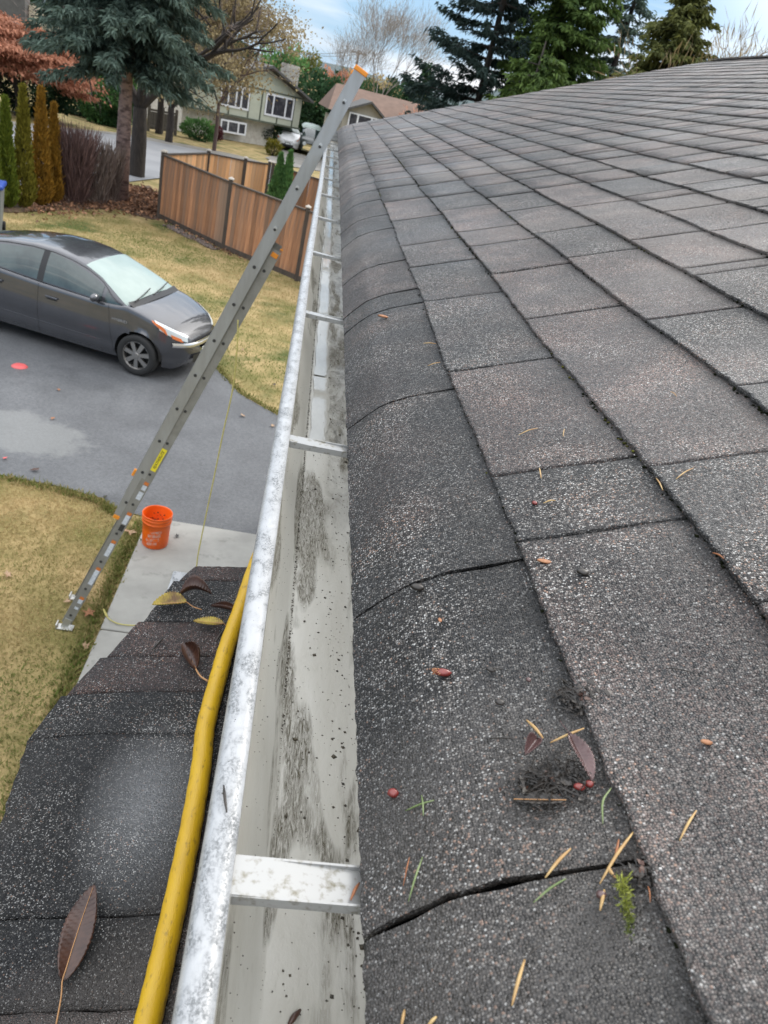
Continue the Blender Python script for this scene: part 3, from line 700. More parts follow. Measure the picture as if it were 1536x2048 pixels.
# ---------------- the lower roof below the gutter
PZ0, PSL = -0.842, 0.20
def porch_z(x, y): return PZ0 + PSL * x - 0.045 * max(0, (-0.16 - x)) / 0.05 * max(0, (-0.16 - x))
def onp(px, py): return march(px, py, porch_z, 0.4, 4)
edgepx = [(-60, 1850), (0, 1663), (68, 1457), (136, 1394), (217, 1317), (290, 1247), (362, 1165), (399, 1136)]
E3 = [onp(*p) for p in edgepx]
ey = [p[1] for p in E3]; ex = [p[0] for p in E3]
pj = sorted([-0.4, -0.1, 0.12, 0.26] + [onp(200, 2023)[1], onp(200, 1835)[1], onp(250, 1470)[1]] + [e[1] for e in E3[3:]])
porch = MB()
xw = 0.5
def edge_x(y): return float(np.interp(y, ey, ex))
ply = [(edge_x(y) + 0.015, y) for y in np.linspace(-0.5, ey[-1] - 0.01, 30)]
poly = [(xw, -0.5)] + ply + [(xw, ey[-1] - 0.03)]
poly = [(p[0], p[1]) for p in poly]
n_ = len(poly)
vs_ = [(x, y, porch_z(x, y) - 0.006) for x, y in poly] + [(x, y, porch_z(x, y) - 0.05) for x, y in poly]
porch.add(vs_, [tuple(range(n_)), tuple(range(n_, 2 * n_))[::-1]] + [(i, n_ + i, n_ + (i + 1) % n_, (i + 1) % n_) for i in range(n_)])
porch_o = hpart(porch.build('porch_roof', MAT['deck'], house))
def ptab(xa, xb, ya, yb, tone, lift, slant=0.0, notch=None):
    nx_, ny_ = 14, max(4, int((yb - ya) / 0.012))
    V = []
    for j in range(ny_ + 1):
        t = j / ny_; y = ya + 0.0012 + (yb - ya - 0.0024) * t
        for i in range(nx_ + 1):
            u = i / nx_; x = xa + slant * (t - 0.5) + (xb - xa - slant * (t - .5)) * u + (r2.gauss(0, .0007) if i == 0 else 0)
            V.append((x, y + (r2.gauss(0, 0.0007) if j in (0, ny_) else 0), porch_z(x, y) + lift + 0.0035 * (1 - u) + 0.0015 * nzA(x * 20, y * 14)))
    w = nx_ + 1; top = len(V)
    ring = list(range(w)) + [j * w + nx_ for j in range(1, ny_ + 1)] + [ny_ * w + i for i in range(nx_ - 1, -1, -1)] + [j * w for j in range(ny_ - 1, 0, -1)]
    V += [(V[i][0], V[i][1], V[i][2] - 0.006) for i in ring]; nr = len(ring)
    Fq = [(j * w + i, j * w + i + 1, (j + 1) * w + i + 1, (j + 1) * w + i) for j in range(ny_) for i in range(nx_)] + [(ring[i], top + i, top + (i + 1) % nr, ring[(i + 1) % nr]) for i in range(nr)]
    return mesh_np('shingle', V, Fq, MAT['porch_shingle'], porch_o, tone=[tone] * len(V))
tn = [0.2, 0.3, 0.1, 0.5, 0.05, 0.0, 0.0, 0.75, 0.9, 0.2, 0.95, 0.35, 0.6]
XC = -0.034
for i, (a, b_) in enumerate(zip(pj[:-1], pj[1:])):
    xl = edge_x(a) - 0.0; sl = edge_x(b_) - edge_x(a); sl = sl if sl < 0 else sl * .75
    ptab(xl - 0.002 + sl * 0.5, XC + 0.03, a, b_, tn[i % len(tn)], 0.001, slant=sl)
y = -0.5; i = 0
while y < ey[-1] - 0.05:
    d = [0.21, 0.3, 0.17, 0.26][i % 4]; ptab(XC + 0.012 * (y > 1.0), 0.2, y, min(y + d, ey[-1] - 0.035), r2.random() * 0.8, 0.007); y += d; i += 1
# bit of pale gutter at the far corner of the lower roof, fascia
pc = onp(388, 1150)
mb = MB(); mb.box((pc[0] - 0.012, pc[1] - 0.03, pc[2] - 0.035), (0.06, 0.10, 0.05)); mb.build('fascia', MAT['gut_out'], porch_o, bevel=0.004)
mb = MB(); mb.prism([(-0.02, -0.5), (0.5, -0.5), (0.5, 1.0), (-0.02, 1.0)], 2, GZ, PZ0 - 0.08); hpart(mb.build('porch_wall', MAT['siding'], house))

# ================================================================== HOSE on the lower roof
MAT['hose'] = mat('yellow_hose', (0.60, 0.37, 0.010), 0.38, c2=(0.52, 0.31, 0.01), scale=40, detail=8, stretch=(1, .4, 1), c3=(0.20, 0.13, 0.02), s3=160, lo3=0.58, hi3=0.75, bump=0.0006, bscale=600, objvar=0)
HPx = [(283, 2100), (318, 1950), (352, 1800), (383, 1650), (403, 1530), (412, 1450), (438, 1350), (455, 1290), (484, 1210)]
HR = 0.0135
hp = [march(px, py, lambda x, y: porch_z(x, y) + 0.010 + HR, .4, 4) for px, py in HPx]
hp = [hp[0] + (hp[0] - hp[1]) * 2.5] + hp + [hp[-1] + np.array([0.01, 0.12, -.004]), hp[-1] + np.array([0.03, 0.3, -0.01])]
def smooth_path(P, n=10):
    P = [np.array(p, float) for p in P]; P = [2 * P[0] - P[1]] + P + [2 * P[-1] - P[-2]]; out = []
    for i in range(1, len(P) - 2):
        for k in range(n):
            t = k / n; a, b2, c, d = P[i - 1], P[i], P[i + 1], P[i + 2]
            out.append(0.5 * ((2 * b2) + (-a + c) * t + (2 * a - 5 * b2 + 4 * c - d) * t * t + (-a + 3 * b2 - 3 * c + d) * t ** 3))
    out.append(P[-2]); return out
mb = MB(); sp = smooth_path(hp, 12); mb.tube(sp, [HR * (1 + 0.02 * math.sin(i * 1.3)) for i in range(len(sp))], 20)
tag(mb.build('garden_hose', MAT['hose'], smooth=True), 'thick yellow hose lying on the lower roof beside the gutter', 'hose')

# ================================================================== LADDER
MAT['alu'] = mat('ladder_aluminium', (0.40, 0.41, 0.42), 0.42, metal=0.55, c2=(0.30, 0.30, 0.29), scale=14, detail=7, stretch=(1, 1, 0.2), lo=.3, hi=.75)
MAT['alu2'] = mat('dull_ladder_aluminium', (0.30, 0.295, 0.275), 0.5, metal=0.4, c2=(0.22, 0.215, 0.195), scale=14, detail=7, lo=.3, hi=.75)
MAT['dark_plastic'] = mat('dark_rivet', (0.03, 0.03, 0.03), 0.5)
MAT['bright_plastic'] = mat('rung_end', (0.55, 0.55, 0.54), 0.35, metal=0.6)
MAT['orange_cap'] = mat('orange_end_cap', (0.75, 0.26, 0.02), 0.45)
MAT['yellow_label'] = mat('yellow_label', (0.75, 0.62, 0.03), 0.5)
MAT['white_label'] = mat('white_label', (0.62, 0.65, 0.70), 0.5, c2=(0.45, 0.48, 0.52), scale=60, detail=6)
MAT['orange_label'] = mat('orange_label', (0.55, 0.17, 0.04), 0.5)
MAT['black'] = mat('black_print', (0.015, 0.015, 0.015), 0.6)
MAT['foot'] = mat('ladder_foot', (0.5, 0.5, 0.48), 0.35, metal=0.7)
LA = np.array([-0.3426, 5.3721, -1.2323]); LD = np.array([-0.10428, -0.02214, -0.28576]); BA = np.array([-0.2725, 5.40, -1.250]); BD = np.array([-0.1066, -0.0262, -0.2844])
ladder = empty('extension_ladder', tuple(BA + BD * 11.4), label='aluminium extension ladder leaning on the gutter, foot on the lawn', cat='ladder')
LO = Vector(BA + BD * 11.4)
def lframe(D):
    up = -Vector(D).normalized(); wdt = Vector((0, 1, 0)); wdt = (wdt - up * wdt.dot(up)).normalized(); out = wdt.cross(up).normalized()   # out: roughly +X / -X
    return up, wdt, out
WL = 0.40
def rail(A, D, k0, k1, w_off, name, m, face=-1, depth=0.082):
    """C-section rail, web facing the camera side (-Y)"""
    up, wd, ou = lframe(D); p0 = Vector(A + D * k0); p1 = Vector(A + D * k1); mb = MB(); t = 0.003; fl = 0.028
    c0, c1 = p0 + wd * w_off - LO, p1 + wd * w_off - LO
    sgn = 1 if face < 0 else -1
    sec = [(-depth / 2, 0), (depth / 2, 0), (depth / 2, fl), (depth / 2 - t, fl), (depth / 2 - t, t), (-depth / 2 + t, t), (-depth / 2 + t, fl), (-depth / 2, fl)]
    vs = [c + ou * a + wd * (b2 * sgn) for c in (c0, c1) for a, b2 in sec]; n = len(sec)
    mb.add(vs, [(i, (i + 1) % n, n + (i + 1) % n, n + i) for i in range(n)] + [(0, 1, 4, 5), (8, 13, 12, 9), (1, 2, 3, 4), (0, 5, 6, 7)])
    return mb.build(name, m, ladder, bevel=0.0008)
fly_near = rail(LA, LD, -4.62, 7.45, 0.0, 'fly_rail', MAT['alu'])
fly_far = rail(LA, LD, -4.62, 7.45, WL, 'fly_rail', MAT['alu'], 1)
bas_near = rail(BA, BD, -0.55, 11.3, -0.002, 'base_rail', MAT['alu2'])
bas_far = rail(BA, BD, -0.55, 11.3, WL + 0.002, 'base_rail', MAT['alu2'], 1)
def along(A, D, k, w=0.0, o=0.0):
    up, wd, ou = lframe(D); return Vector(A + D * k) + wd * w + ou * o - LO
for A, D, ks, nm in ((LA, LD, range(-4, 8), 'rung'), (BA, BD, range(0, 12), 'rung')):
    for k in ks:
        mb = MB(); mb.tube([along(A, D, k, 0.004), along(A, D, k, WL - 0.004)], 0.0165, 10); mb.build(nm, MAT['alu'], ladder, smooth=True)
        mb = MB(); up, wd, ou = lframe(D)
        c = along(A, D, k, -0.003); big = (A is LA and k < 0)
        # swaged rung end standing a little proud
        mb.tube([c + wd * 0.004, c - wd * 0.002], [0.013, 0.011], 12); mb.build('rung_end', MAT['bright_plastic'] if big else MAT['dark_plastic'], ladder)
        if big:
            mb = MB(); mb.tube([c - wd * 0.0005 - up * 0.010, c - wd * 0.0035 - up * 0.010], [0.010, 0.008], 10); mb.build('rung_recess', MAT['dark_plastic'], ladder)
def plate(A, D, k, h, w, o, m, nm, lift=0.003, fr=None):
    """sticker on the near web: centre at rung index k, height h along the rail, width w across, offset o"""
    up, wd, ou = lframe(D); c = along(A, D, k, -lift, o); mb = MB(); t = 0.0006
    P = [c + up * (s * h / 2) + ou * (q * w / 2) for s, q in ((-1, -1), (-1, 1), (1, 1), (1, -1))]
    mb.add([*P, *[p - wd * t for p in P]], [(0, 1, 2, 3), (7, 6, 5, 4), (0, 4, 5, 1), (1, 5, 6, 2), (2, 6, 7, 3), (3, 7, 4, 0)])
    return mb.build(nm, m, ladder)
OU = lframe(BD)[2]; SG = 1 if OU.x > 0 else -1
lbl = plate(BA, BD, 5.52, 0.215, 0.042, SG * 0.006, MAT['yellow_label'], 'brand_label', 0.0045)
# print on the label
fc = bpy.data.curves.new('lettering', 'FONT'); fc.body = 'FEATHERLITE'; fc.size = 0.034; fc.align_x = 'CENTER'; fc.align_y = 'CENTER'; fc.shear = 0.3; fc.offset = 0.0004
tmp = bpy.data.objects.new('tmp', fc); COL.objects.link(tmp); dg = bpy.context.evaluated_depsgraph_get(); tm = bpy.data.meshes.new_from_object(tmp.evaluated_get(dg)); bpy.data.objects.remove(tmp)
tm.materials.clear(); tm.materials.append(MAT['black'])
up, wd, ou = lframe(BD); lt = bpy.data.objects.new('lettering', tm); COL.objects.link(lt); lt.parent = lbl
ux = up; uz = -wd; uy = uz.cross(ux)
Mx = Matrix((ux, uy, uz)).transposed().to_4x4(); Mx.translation = along(BA, BD, 5.52, -0.0057, SG * 0.006)
lt.matrix_local = Mx @ Matrix.Diagonal((0.83, 0.9, 1, 1))
for k, h, w in ((6.42, 0.045, 0.034), (6.68, 0.075, 0.038), (7.5, 0.09, 0.036), (8.55, 0.135, 0.036), (9.55, 0.16, 0.036), (10.45, 0.045, 0.036), (10.7, 0.025, 0.034)):
    plate(BA, BD, k, h, w, SG * 0.012, MAT['white_label'], 'warning_label', 0.0045)
for k in (6.28, 7.30, 8.27, 9.24, 10.33):
    plate(BA, BD, k, 0.03, 0.036, SG * 0.012, MAT['orange_label'], 'warning_label', 0.0045)
plate(BA, BD, 7.78, 0.06, 0.036, SG * 0.012, MAT['dark_plastic'], 'warning_label', 0.0045)
# orange caps at the fly's top, clips
for w in (0.0, WL):
    mb = MB(); c = along(LA, LD, -4.66, w + (0.013 if w == 0 else -0.013)); mb.box(c, (0.036, 0.094, 0.03), rot=Matrix((wd, ou, up)).transposed()); mb.build('end_cap', MAT['orange_cap'], ladder, bevel=0.005)
up, wd, ou = lframe(BD); RM = Matrix((wd, ou, up)).transposed()
mb = MB(); mb.box(along(BA, BD, -0.43, 0.0, SG * 0.01), (0.014, 0.05, 0.034), rot=RM); mb.box(along(BA, BD, -0.62, 0.006, SG * 0.034), (0.012, 0.022, 0.012), rot=RM); mb.build('guide_clip', MAT['orange_cap'], ladder, bevel=0.004)
mb = MB(); mb.box(along(LA, LD, 7.52, 0.0, -SG * 0.012), (0.016, 0.05, 0.03), rot=RM); mb.build('guide_clip', MAT['orange_cap'], ladder, bevel=0.004)
mb = MB(); mb.box(along(LA, LD, 6.15, 0.03, -SG * 0.055), (0.03, 0.02, 0.06), rot=RM); mb.build('rung_lock', MAT['orange_cap'], ladder, bevel=0.004)
# pivoting feet
for w in (-0.006, WL + 0.006):
    mb = MB(); c = along(BA, BD, 11.3, w); mb.box(c, (0.008, 0.06, 0.10), rot=RM); mb.box((c.x - 0.01, c.y, GZ + 0.012 - LO.z), (0.14, 0.07, 0.012)); mb.box((c.x - .075, c.y, GZ + 0.03 - LO.z), (0.01, 0.07, 0.045)); mb.build('foot', MAT['foot'], ladder, bevel=0.002)
# slack rope of the ladder
MAT['rope'] = mat('yellow_rope', (0.40, 0.35, 0.12), 0.7, c2=(0.52, 0.46, 0.14), scale=60)
rp = [ony(476, 640, 5.30), ony(474, 700, 5.26), ony(465, 780, 5.22), ony(447, 862, 5.18), ony(428, 955, 5.14), ony(410, 1040, 5.1), ony(396, 1110, 5.06), ony(388, 1160, 5.03)]
pe = [ony(360, 1215, 4.95)]
g = [onz(x, y_, GZ + 0.042) for x, y_ in ((330, 1238), (286, 1250), (240, 1248), (215, 1235), (207, 1218), (215, 1232))]
mb = MB(); sp = smooth_path(rp + pe + g, 8); mb.tube([Vector(p) for p in sp], 0.0055, 6)
tag(mb.build('ladder_rope', MAT['rope'], smooth=True), 'thin yellow rope hanging slack from the ladder down to the walkway', 'rope')

# ================================================================== BUCKET
MAT['bucket'] = mat('orange_plastic', (0.82, 0.13, 0.005), 0.42, c2=(0.72, 0.10, 0.004), scale=6)
MAT['bucket_dirt'] = mat('bucket_grime', (0.10, 0.03, 0.01), 0.7, c2=(0.03, 0.02, 0.015), scale=30)
MAT['print'] = mat('worn_white_print', (0.62, 0.30, 0.22), 0.6, c2=(0.82, 0.13, 0.005), scale=26, detail=4, lo=0.45, hi=0.6)
bp_ = onz(309, 1088, GZ + 0.03); bk = empty('bucket', (bp_[0], bp_[1] + 0.02, GZ + 0.03), label='orange plastic bucket with worn white logo on the concrete walkway', cat='bucket')
mb = MB(); mb.lathe([(0, 0.002), (0.125, 0.002), (0.130, 0.01), (0.1335, 0.10), (0.1365, 0.19), (0.1415, 0.28), (0.1465, 0.283), (0.147, 0.295), (0.1425, 0.297), (0.1430, 0.325), (0.1490, 0.328), (0.1495, 0.338), (0.1445, 0.340), (0.1455, 0.362), (0.1500, 0.366), (0.1500, 0.372), (0.1440, 0.373), (0.1400, 0.362), (0.1290, 0.02), (0, 0.02)], n=48)
mb.build('pail', MAT['bucket'], bk, smooth=True)
mb = MB(); mb.lathe([(0, 0.05), (0.131, 0.048)], n=24)
mb.build('dirty_water', MAT['bucket_dirt'], bk)
C = [(0.128 * math.cos(a) * 0.95, 0.128 * math.sin(a) * .95, z) for a, z in [(r2.uniform(0.9, 2.3), r2.uniform(0.1, 0.3)) for _ in range(46)]]
lumps('leaf_scraps', C, [r2.uniform(0.004, 0.012) for _ in C], MAT['bucket_dirt'], bk)['kind'] = 'stuff'
# worn print as a thin decal on the side
for (a0, a1, z0, z1) in ((-2.0, -1.05, 0.15, 0.19), (-2.15, -1.15, 0.10, 0.14), (-2.05, -1.3, 0.055, 0.09), (-1.85, -1.0, 0.195, 0.225)):
    V = []; 
    for i in range(13):
        a = a0 + (a1 - a0) * i / 12
        for z in (z0, z1): rr_ = 0.1305 + 0.0325 * z + 0.0022; V.append((rr_ * math.cos(a), rr_ * math.sin(a), z + 0.02 * (a + 1.6)))
    mesh_np('logo_print', V, [(2 * i, 2 * i + 2, 2 * i + 3, 2 * i + 1) for i in range(12)], MAT['print'], bk, smooth=True)
MAT['wire'] = mat('wire', (0.5, 0.5, 0.5), 0.4, metal=0.8)
mb = MB(); mb.tube([(0.151 * math.cos(t), 0.05 + 0.1 * math.sin(t) + 0.0, 0.30 - 0.13 * math.sin(t)) for t in np.linspace(0.0, PI, 16)], 0.002, 6)
mb.build('bail', MAT['wire'], bk)
# ================================================================== CARS
def paint(name, base, metal=0.0, rough=0.35):
    return mat(name, base, rough, metal=metal, coat=1.0, c2=tuple(c * 0.85 for c in base), scale=3, detail=6)
MAT['car_grey'] = paint('dark_grey_paint', (0.070, 0.072, 0.082), 0.35, 0.22)
MAT['car_white'] = paint('white_paint', (0.72, 0.73, 0.74), 0.0, 0.4)
MAT['glass'] = mat('tinted_glass', (0.022, 0.036, 0.036), 0.02, spec=1.0, c2=(0.05, 0.075, 0.072), scale=3.5, detail=6)  # dark tint lifted towards teal, mirrored trees painted into the colour
MAT['windshield'] = mat('windshield_glass', (0.20, 0.27, 0.25), 0.05, spec=1.0, c2=(0.27, 0.34, 0.315), scale=1.2)  # pale teal base paints in the sky mirrored by the windscreen
MAT['rubber'] = mat('tyre_rubber', (0.018, 0.018, 0.018), 0.8)
MAT['rim'] = mat('alloy_rim', (0.32, 0.31, 0.30), 0.35, metal=0.8)
MAT['trim'] = mat('black_trim', (0.015, 0.015, 0.016), 0.5)
MAT['lamp'] = mat('headlamp_lens', (0.62, 0.66, 0.66), 0.12, spec=0.9)
MAT['amber'] = mat('amber_lens', (0.75, 0.20, 0.06), 0.2)
MAT['chrome'] = mat('silver_trim', (0.7, 0.7, 0.7), 0.2, metal=0.9)
MAT['well'] = mat('wheel_well', (0.01, 0.01, 0.01), 0.9)
def ip(x, tab): return float(np.interp(x, [a for a, _ in tab], [b for _, b in tab]))
def make_car(label, body_m, hz=1.0, group=None, near=True, dims=None):
    root = empty('parked_car', (0, 0, 0), label=label, cat='car', group=group)
    ZB_ = [(0, .56), (.04, .66), (.12, .72), (.3, .785), (.6, .87), (.9, .945), (1.15, 1.0), (1.5, .965), (2.5, .985), (3.4, 1.03), (3.9, 1.06), (4.25, 1.04), (4.38, .98), (4.45, .86)]
    ZR_ = [(1.02, .97), (1.15, 1.04), (1.4, 1.175), (1.65, 1.30), (1.9, 1.395), (2.15, 1.455), (2.45, 1.487), (2.8, 1.482), (3.2, 1.435), (3.6, 1.35), (4.0, 1.235), (4.25, 1.14), (4.36, 1.05)]
    WB_ = [(0, .18), (.02, .34), (.06, .46), (.14, .57), (.3, .69), (.6, .79), (1.0, .83), (1.5, .845), (3.3, .845), (3.9, .81), (4.25, .755), (4.4, .68), (4.45, .55)]
    WT_ = [(1.02, .72), (1.4, .65), (1.9, .585), (2.4, .56), (3.3, .56), (3.9, .55), (4.36, .52)]
    if dims:
        ZB_ = [(a, b * dims.get('belt', 1)) for a, b in ZB_]; ZR_ = [(a, b * hz) for a, b in ZR_]; WT_ = [(a, b * dims.get('wt', 1)) for a, b in WT_]; WB_ = [(a, b * dims.get('w', 1)) for a, b in WB_]
    def OV(s): return -0.26 * max(0, .93 - s) if near else 0.0
    def side(s, t):
        """half-section: t 0..1 sill to belt, 1..2 belt to centreline (bonnet or shoulder)"""
        zb = ip(s, ZB_); w = ip(s, WB_)
        if t <= 1:
            z0 = 0.19 + 0.10 * max(0, 1 - s / 0.25) + 0.12 * max(0, (s - 4.2) / .25)
            z = z0 + (zb - z0) * t
            y = w * (0.90 + 0.10 * math.sin(min(1, t * 1.75) * PI / 2) - 0.045 * max(0, t - 0.62) / 0.38) + 0.012 * math.exp(-((t - 0.16) / .07) ** 2) - 0.010 * math.exp(-((t - .30) / .06) ** 2)
            x = -s + OV(s)
            if s < 0.3: x += 0.05 * math.sin(t * PI) * (1 - s / .3)
            return (x, -y, z)
        u = t - 1; y = w * 0.955 * math.cos(u * PI / 2); z = zb + 0.055 * math.sin(u * PI / 2) * min(1, s / .3) * (1 if s < 1.2 else 0.3)
        return (-s + OV(s), -y, z)
    def gh(s, t):
        """greenhouse: t 0..1 side glass, 1..2 roof to centreline"""
        zb = ip(s, ZB_) - 0.012; zr = ip(s, ZR_); wb = ip(s, WB_) * 0.93; wtp = ip(s, WT_)
        h = max(0.0, zr - 0.045 - zb); f = min(1, h / 0.30); wtp = wb + (wtp - wb) * f
        if t <= 1: return (-s, -(wb + (wtp - wb) * t + 0.022 * math.sin(t * PI) * f), zb + h * t)
        u = t - 1; return (-s, -wtp * math.cos(u * PI / 2) ** 0.9 if u < 1 else 0, zb + h + 0.05 * math.sin(u * PI / 2))
    SS = np.concatenate([[0, .015, .03, .06, .1], np.arange(.16, 4.4, .06), [4.4, 4.43, 4.45]])
    TT = np.concatenate([np.linspace(0, 1, 14), 1 + np.linspace(.08, 1, 8)])
    RW, AX, WR = 0.315, (0.93, 3.63), 0.365
    def shell(fn, ss, tt, arch, name, m):
        V = []; nT = len(tt)
        for sg in (1, -1):
            for s in ss:
                for t in tt:
                    x, y, z = fn(s, t)
                    if arch:
                        for a in AX:
                            dx, dz = x + a, z - RW; d = math.hypot(dx, dz)
                            if t <= 1 and abs(d - WR) < 0.035 and d > 0: x, z = -a + dx / d * WR, RW + dz / d * WR
                    V.append((x, y * sg, z))
        Fq = []; ns = len(ss)
        for q in range(2):
            for i in range(ns - 1):
                for j in range(nT - 1):
                    ids = (q * ns * nT + i * nT + j, q * ns * nT + i * nT + j + 1, q * ns * nT + (i + 1) * nT + j + 1, q * ns * nT + (i + 1) * nT + j)
                    c = np.mean([V[k] for k in ids], axis=0)
                    if arch and any(math.hypot(c[0] + a, c[2] - RW) < WR - 0.004 for a in AX) and tt[j] < 1: continue
                    Fq.append(ids if q == 0 else ids[::-1])
        o = mesh_np(name, V, Fq, m, root, smooth=True)
        me = o.data
        import bmesh
        bm = bmesh.new(); bm.from_mesh(me); bmesh.ops.remove_doubles(bm, verts=bm.verts, dist=0.0008); bmesh.ops.recalc_face_normals(bm, faces=bm.faces); bm.to_mesh(me); bm.free()
        me.polygons.foreach_set('use_smooth', np.ones(len(me.polygons), bool)); return o
    shell(side, SS, TT, True, 'body', body_m)
    GS = np.concatenate([[1.02], np.arange(1.08, 4.34, .06), [4.36]])
    shell(gh, GS, np.concatenate([np.linspace(0, 1, 7), 1 + np.linspace(.1, 1, 7)]), False, 'roof', body_m)
    def patch(fn, poly, n, off, name, m, both=False, parent=None):
        """bilinear patch over corners ((s,t) x4) on a surface, lifted along its normal"""
        for sg in ((1, -1) if both else (1,)):
            V = []
            for i in range(n + 1):
                for j in range(n + 1):
                    a, b = i / n, j / n
                    s = (1 - a) * ((1 - b) * poly[0][0] + b * poly[3][0]) + a * ((1 - b) * poly[1][0] + b * poly[2][0])
                    t = (1 - a) * ((1 - b) * poly[0][1] + b * poly[3][1]) + a * ((1 - b) * poly[1][1] + b * poly[2][1])
                    p = np.array(fn(s, t)); ps = np.array(fn(s + .01, t)) - p; pt = np.array(fn(s, min(t + .01, 1.999))) - np.array(fn(s, min(t, 1.989)))
                    nn = np.cross(ps, pt); nn /= np.linalg.norm(nn) + 1e-9
                    if nn @ (p - np.array([p[0], 0, 0.5])) < 0: nn = -nn
                    q = p + nn * off; V.append((q[0], q[1] * sg, q[2]))
            w = n + 1
            mesh_np(name, V, [(i * w + j, i * w + j + 1, (i + 1) * w + j + 1, (i + 1) * w + j) for i in range(n) for j in range(n)], m, parent or root, smooth=True)
    # windscreen across both halves
    V = []
    n = 14
    for i in range(n + 1):
        s = 1.13 + (1.93 - 1.13) * i / n
        for j in range(-8, 9):
            t = 1 + 0.10 + (1 - 0.10) * (1 - abs(j) / 8); p = gh(s, min(t, 1.9999)); q0 = gh(s + .02, min(t, 1.9999))
            nn = np.array([q0[2] - p[2], 0, abs(q0[0] - p[0])]); nn /= np.linalg.norm(nn)
            V.append((p[0] + nn[0] * .006, p[1] * (1 if j <= 0 else -1), p[2] + nn[2] * .006))
    mesh_np('windscreen', V, [(i * 17 + j, (i + 1) * 17 + j, (i + 1) * 17 + j + 1, i * 17 + j + 1) for i in range(n) for j in range(16)], MAT['windshield'], root, smooth=True)
    # cowl, wipers
    mb = MB(); 
    for j in range(12):
        pass
    V = []
    for j in range(-10, 11):
        y = 0.74 * j / 10; xx = -1.10 - 0.0 + 0.16 * (1 - (y / .74) ** 2) * 0.3; V += [(xx + .05, y, ip(1.05, ZB_) + .045 * (1 - (y / .8) ** 2) + 0.012), (xx - 0.05, y, ip(1.16, ZR_) + .012)]
    mesh_np('cowl', V, [(2 * j, 2 * j + 2, 2 * j + 3, 2 * j + 1) for j in range(20)], MAT['trim'], root, smooth=True)
    for y0_, y1_ in ((-0.62, 0.02), (-0.05, 0.60)):
        mb = MB(); mb.tube([(-1.10, y0_, ip(1.1, ZR_) + .05), (-1.14, (y0_ + y1_) / 2, ip(1.15, ZR_) + 0.05), (-1.2, y1_, ip(1.2, ZR_) + .05)], 0.009, 6); mb.build('wiper', MAT['trim'], root)
    for nm, c in (('quarter_window', ((1.22, .12), (1.22, .2), (1.50, .80), (1.50, .10))), ('side_window', ((1.56, .10), (1.56, .84), (2.50, .94), (2.50, .08))), ('side_window', ((2.60, .08), (2.60, .94), (3.50, .84), (3.50, .10)))):
        patch(gh, c, 8, 0.005, nm, MAT['glass'], both=True)
    patch(gh, ((2.50, .06), (2.50, .95), (2.60, .95), (2.60, .06)), 4, 0.004, 'door_pillar', MAT['trim'], both=True)
    patch(gh, ((3.58, .16), (3.58, .78), (4.0, .5), (4.0, .2)), 6, 0.005, 'quarter_window', MAT['glass'], both=True)
    # rear glass
    patch(gh, ((3.65, 1.15), (3.65, 1.99), (4.25, 1.99), (4.25, 1.15)), 6, 0.005, 'rear_window', MAT['glass'], both=True)
    # belt moulding and shut lines
    for sgn in (1, -1):
        mb = MB(); mb.tube([(gh(s, 0.04)[0], sgn * (gh(s, 0.04)[1] - .004), gh(s, 0.04)[2] + .004) for s in np.linspace(1.25, 3.95, 24)], 0.006, 5); mb.build('window_trim', MAT['trim'], root)
        mb = MB(); mb.tube([(gh(s, t)[0], sgn * (gh(s, t)[1] - .004), gh(s, t)[2] + .002) for s, t in [(1.2 + 0.1 * i, 0.96 - 0.6 * max(0, (1.55 - (1.2 + .1 * i)) / .35)) for i in range(25)]], 0.005, 5); mb.build('window_trim', MAT['trim'], root)
        for s0, s1 in ((1.42, 1.30), (2.55, 2.55), (3.52, 3.42)):
            mb = MB(); mb.tube([(lambda p: (p[0], sgn * (p[1] - .0), p[2]))(side(s0 + (s1 - s0) * 0 + (s0 - s1) * 0 + (s1 - s0) * (1 - t), t)) for t in np.linspace(0.06, 0.99, 12)], 0.0035, 4); mb.build('door_gap', MAT['trim'], root)
        # sill line, side moulding
        mb = MB(); mb.tube([(lambda p: (p[0], sgn * (p[1] - .002), p[2]))(side(s, .27)) for s in np.linspace(1.42, 3.2, 20)], 0.008, 5); mb.build('side_moulding', body_m, root)
        for s0 in (2.32, 3.22):
            p = side(s0, .80); mb = MB(); mb.box((p[0], sgn * (p[1] - 0.018), p[2]), (0.20, 0.02, 0.028)); mb.build('door_handle', body_m, root, bevel=0.008)
            mb = MB(); mb.box((p[0], sgn * (p[1] - 0.001), p[2] - .012), (0.17, 0.008, 0.06)); mb.build('handle_recess', MAT['trim'], root, bevel=0.003)
        # mirror
        p = gh(1.62, 0.10); mb = MB()
        n_, m_ = 12, 8; vs_ = []
        for i in range(m_ + 1):
            a = PI * i / m_
            for j in range(n_): b2 = 2 * PI * j / n_; vs_.append((p[0] + 0.055 * math.cos(a) + .02, sgn * (p[1] - 0.11 - 0.10 * math.sin(a) * math.cos(b2)), p[2] + 0.05 + 0.062 * math.sin(a) * math.sin(b2)))
        mb.add(vs_, [(i * n_ + j, i * n_ + (j + 1) % n_, (i + 1) * n_ + (j + 1) % n_, (i + 1) * n_ + j) for i in range(m_) for j in range(n_)])
        mb.box((p[0] + .01, sgn * (p[1] - 0.03), p[2] + .01), (0.07, 0.09, 0.035))
        mb.build('wing_mirror', body_m, root, smooth=True)
        # head lamps: patch near the shoulder of the nose
        def nose(s, t): return side(s, t)
    patch(side, ((.08, .84), (.08, 1.26), (.66, 1.20), (.52, .90)), 8, 0.006, 'headlight', MAT['lamp'], both=True)
    patch(side, ((.36, .86), (.42, .97), (.70, 1.10), (.66, .99)), 6, 0.009, 'turn_signal', MAT['amber'], both=True)
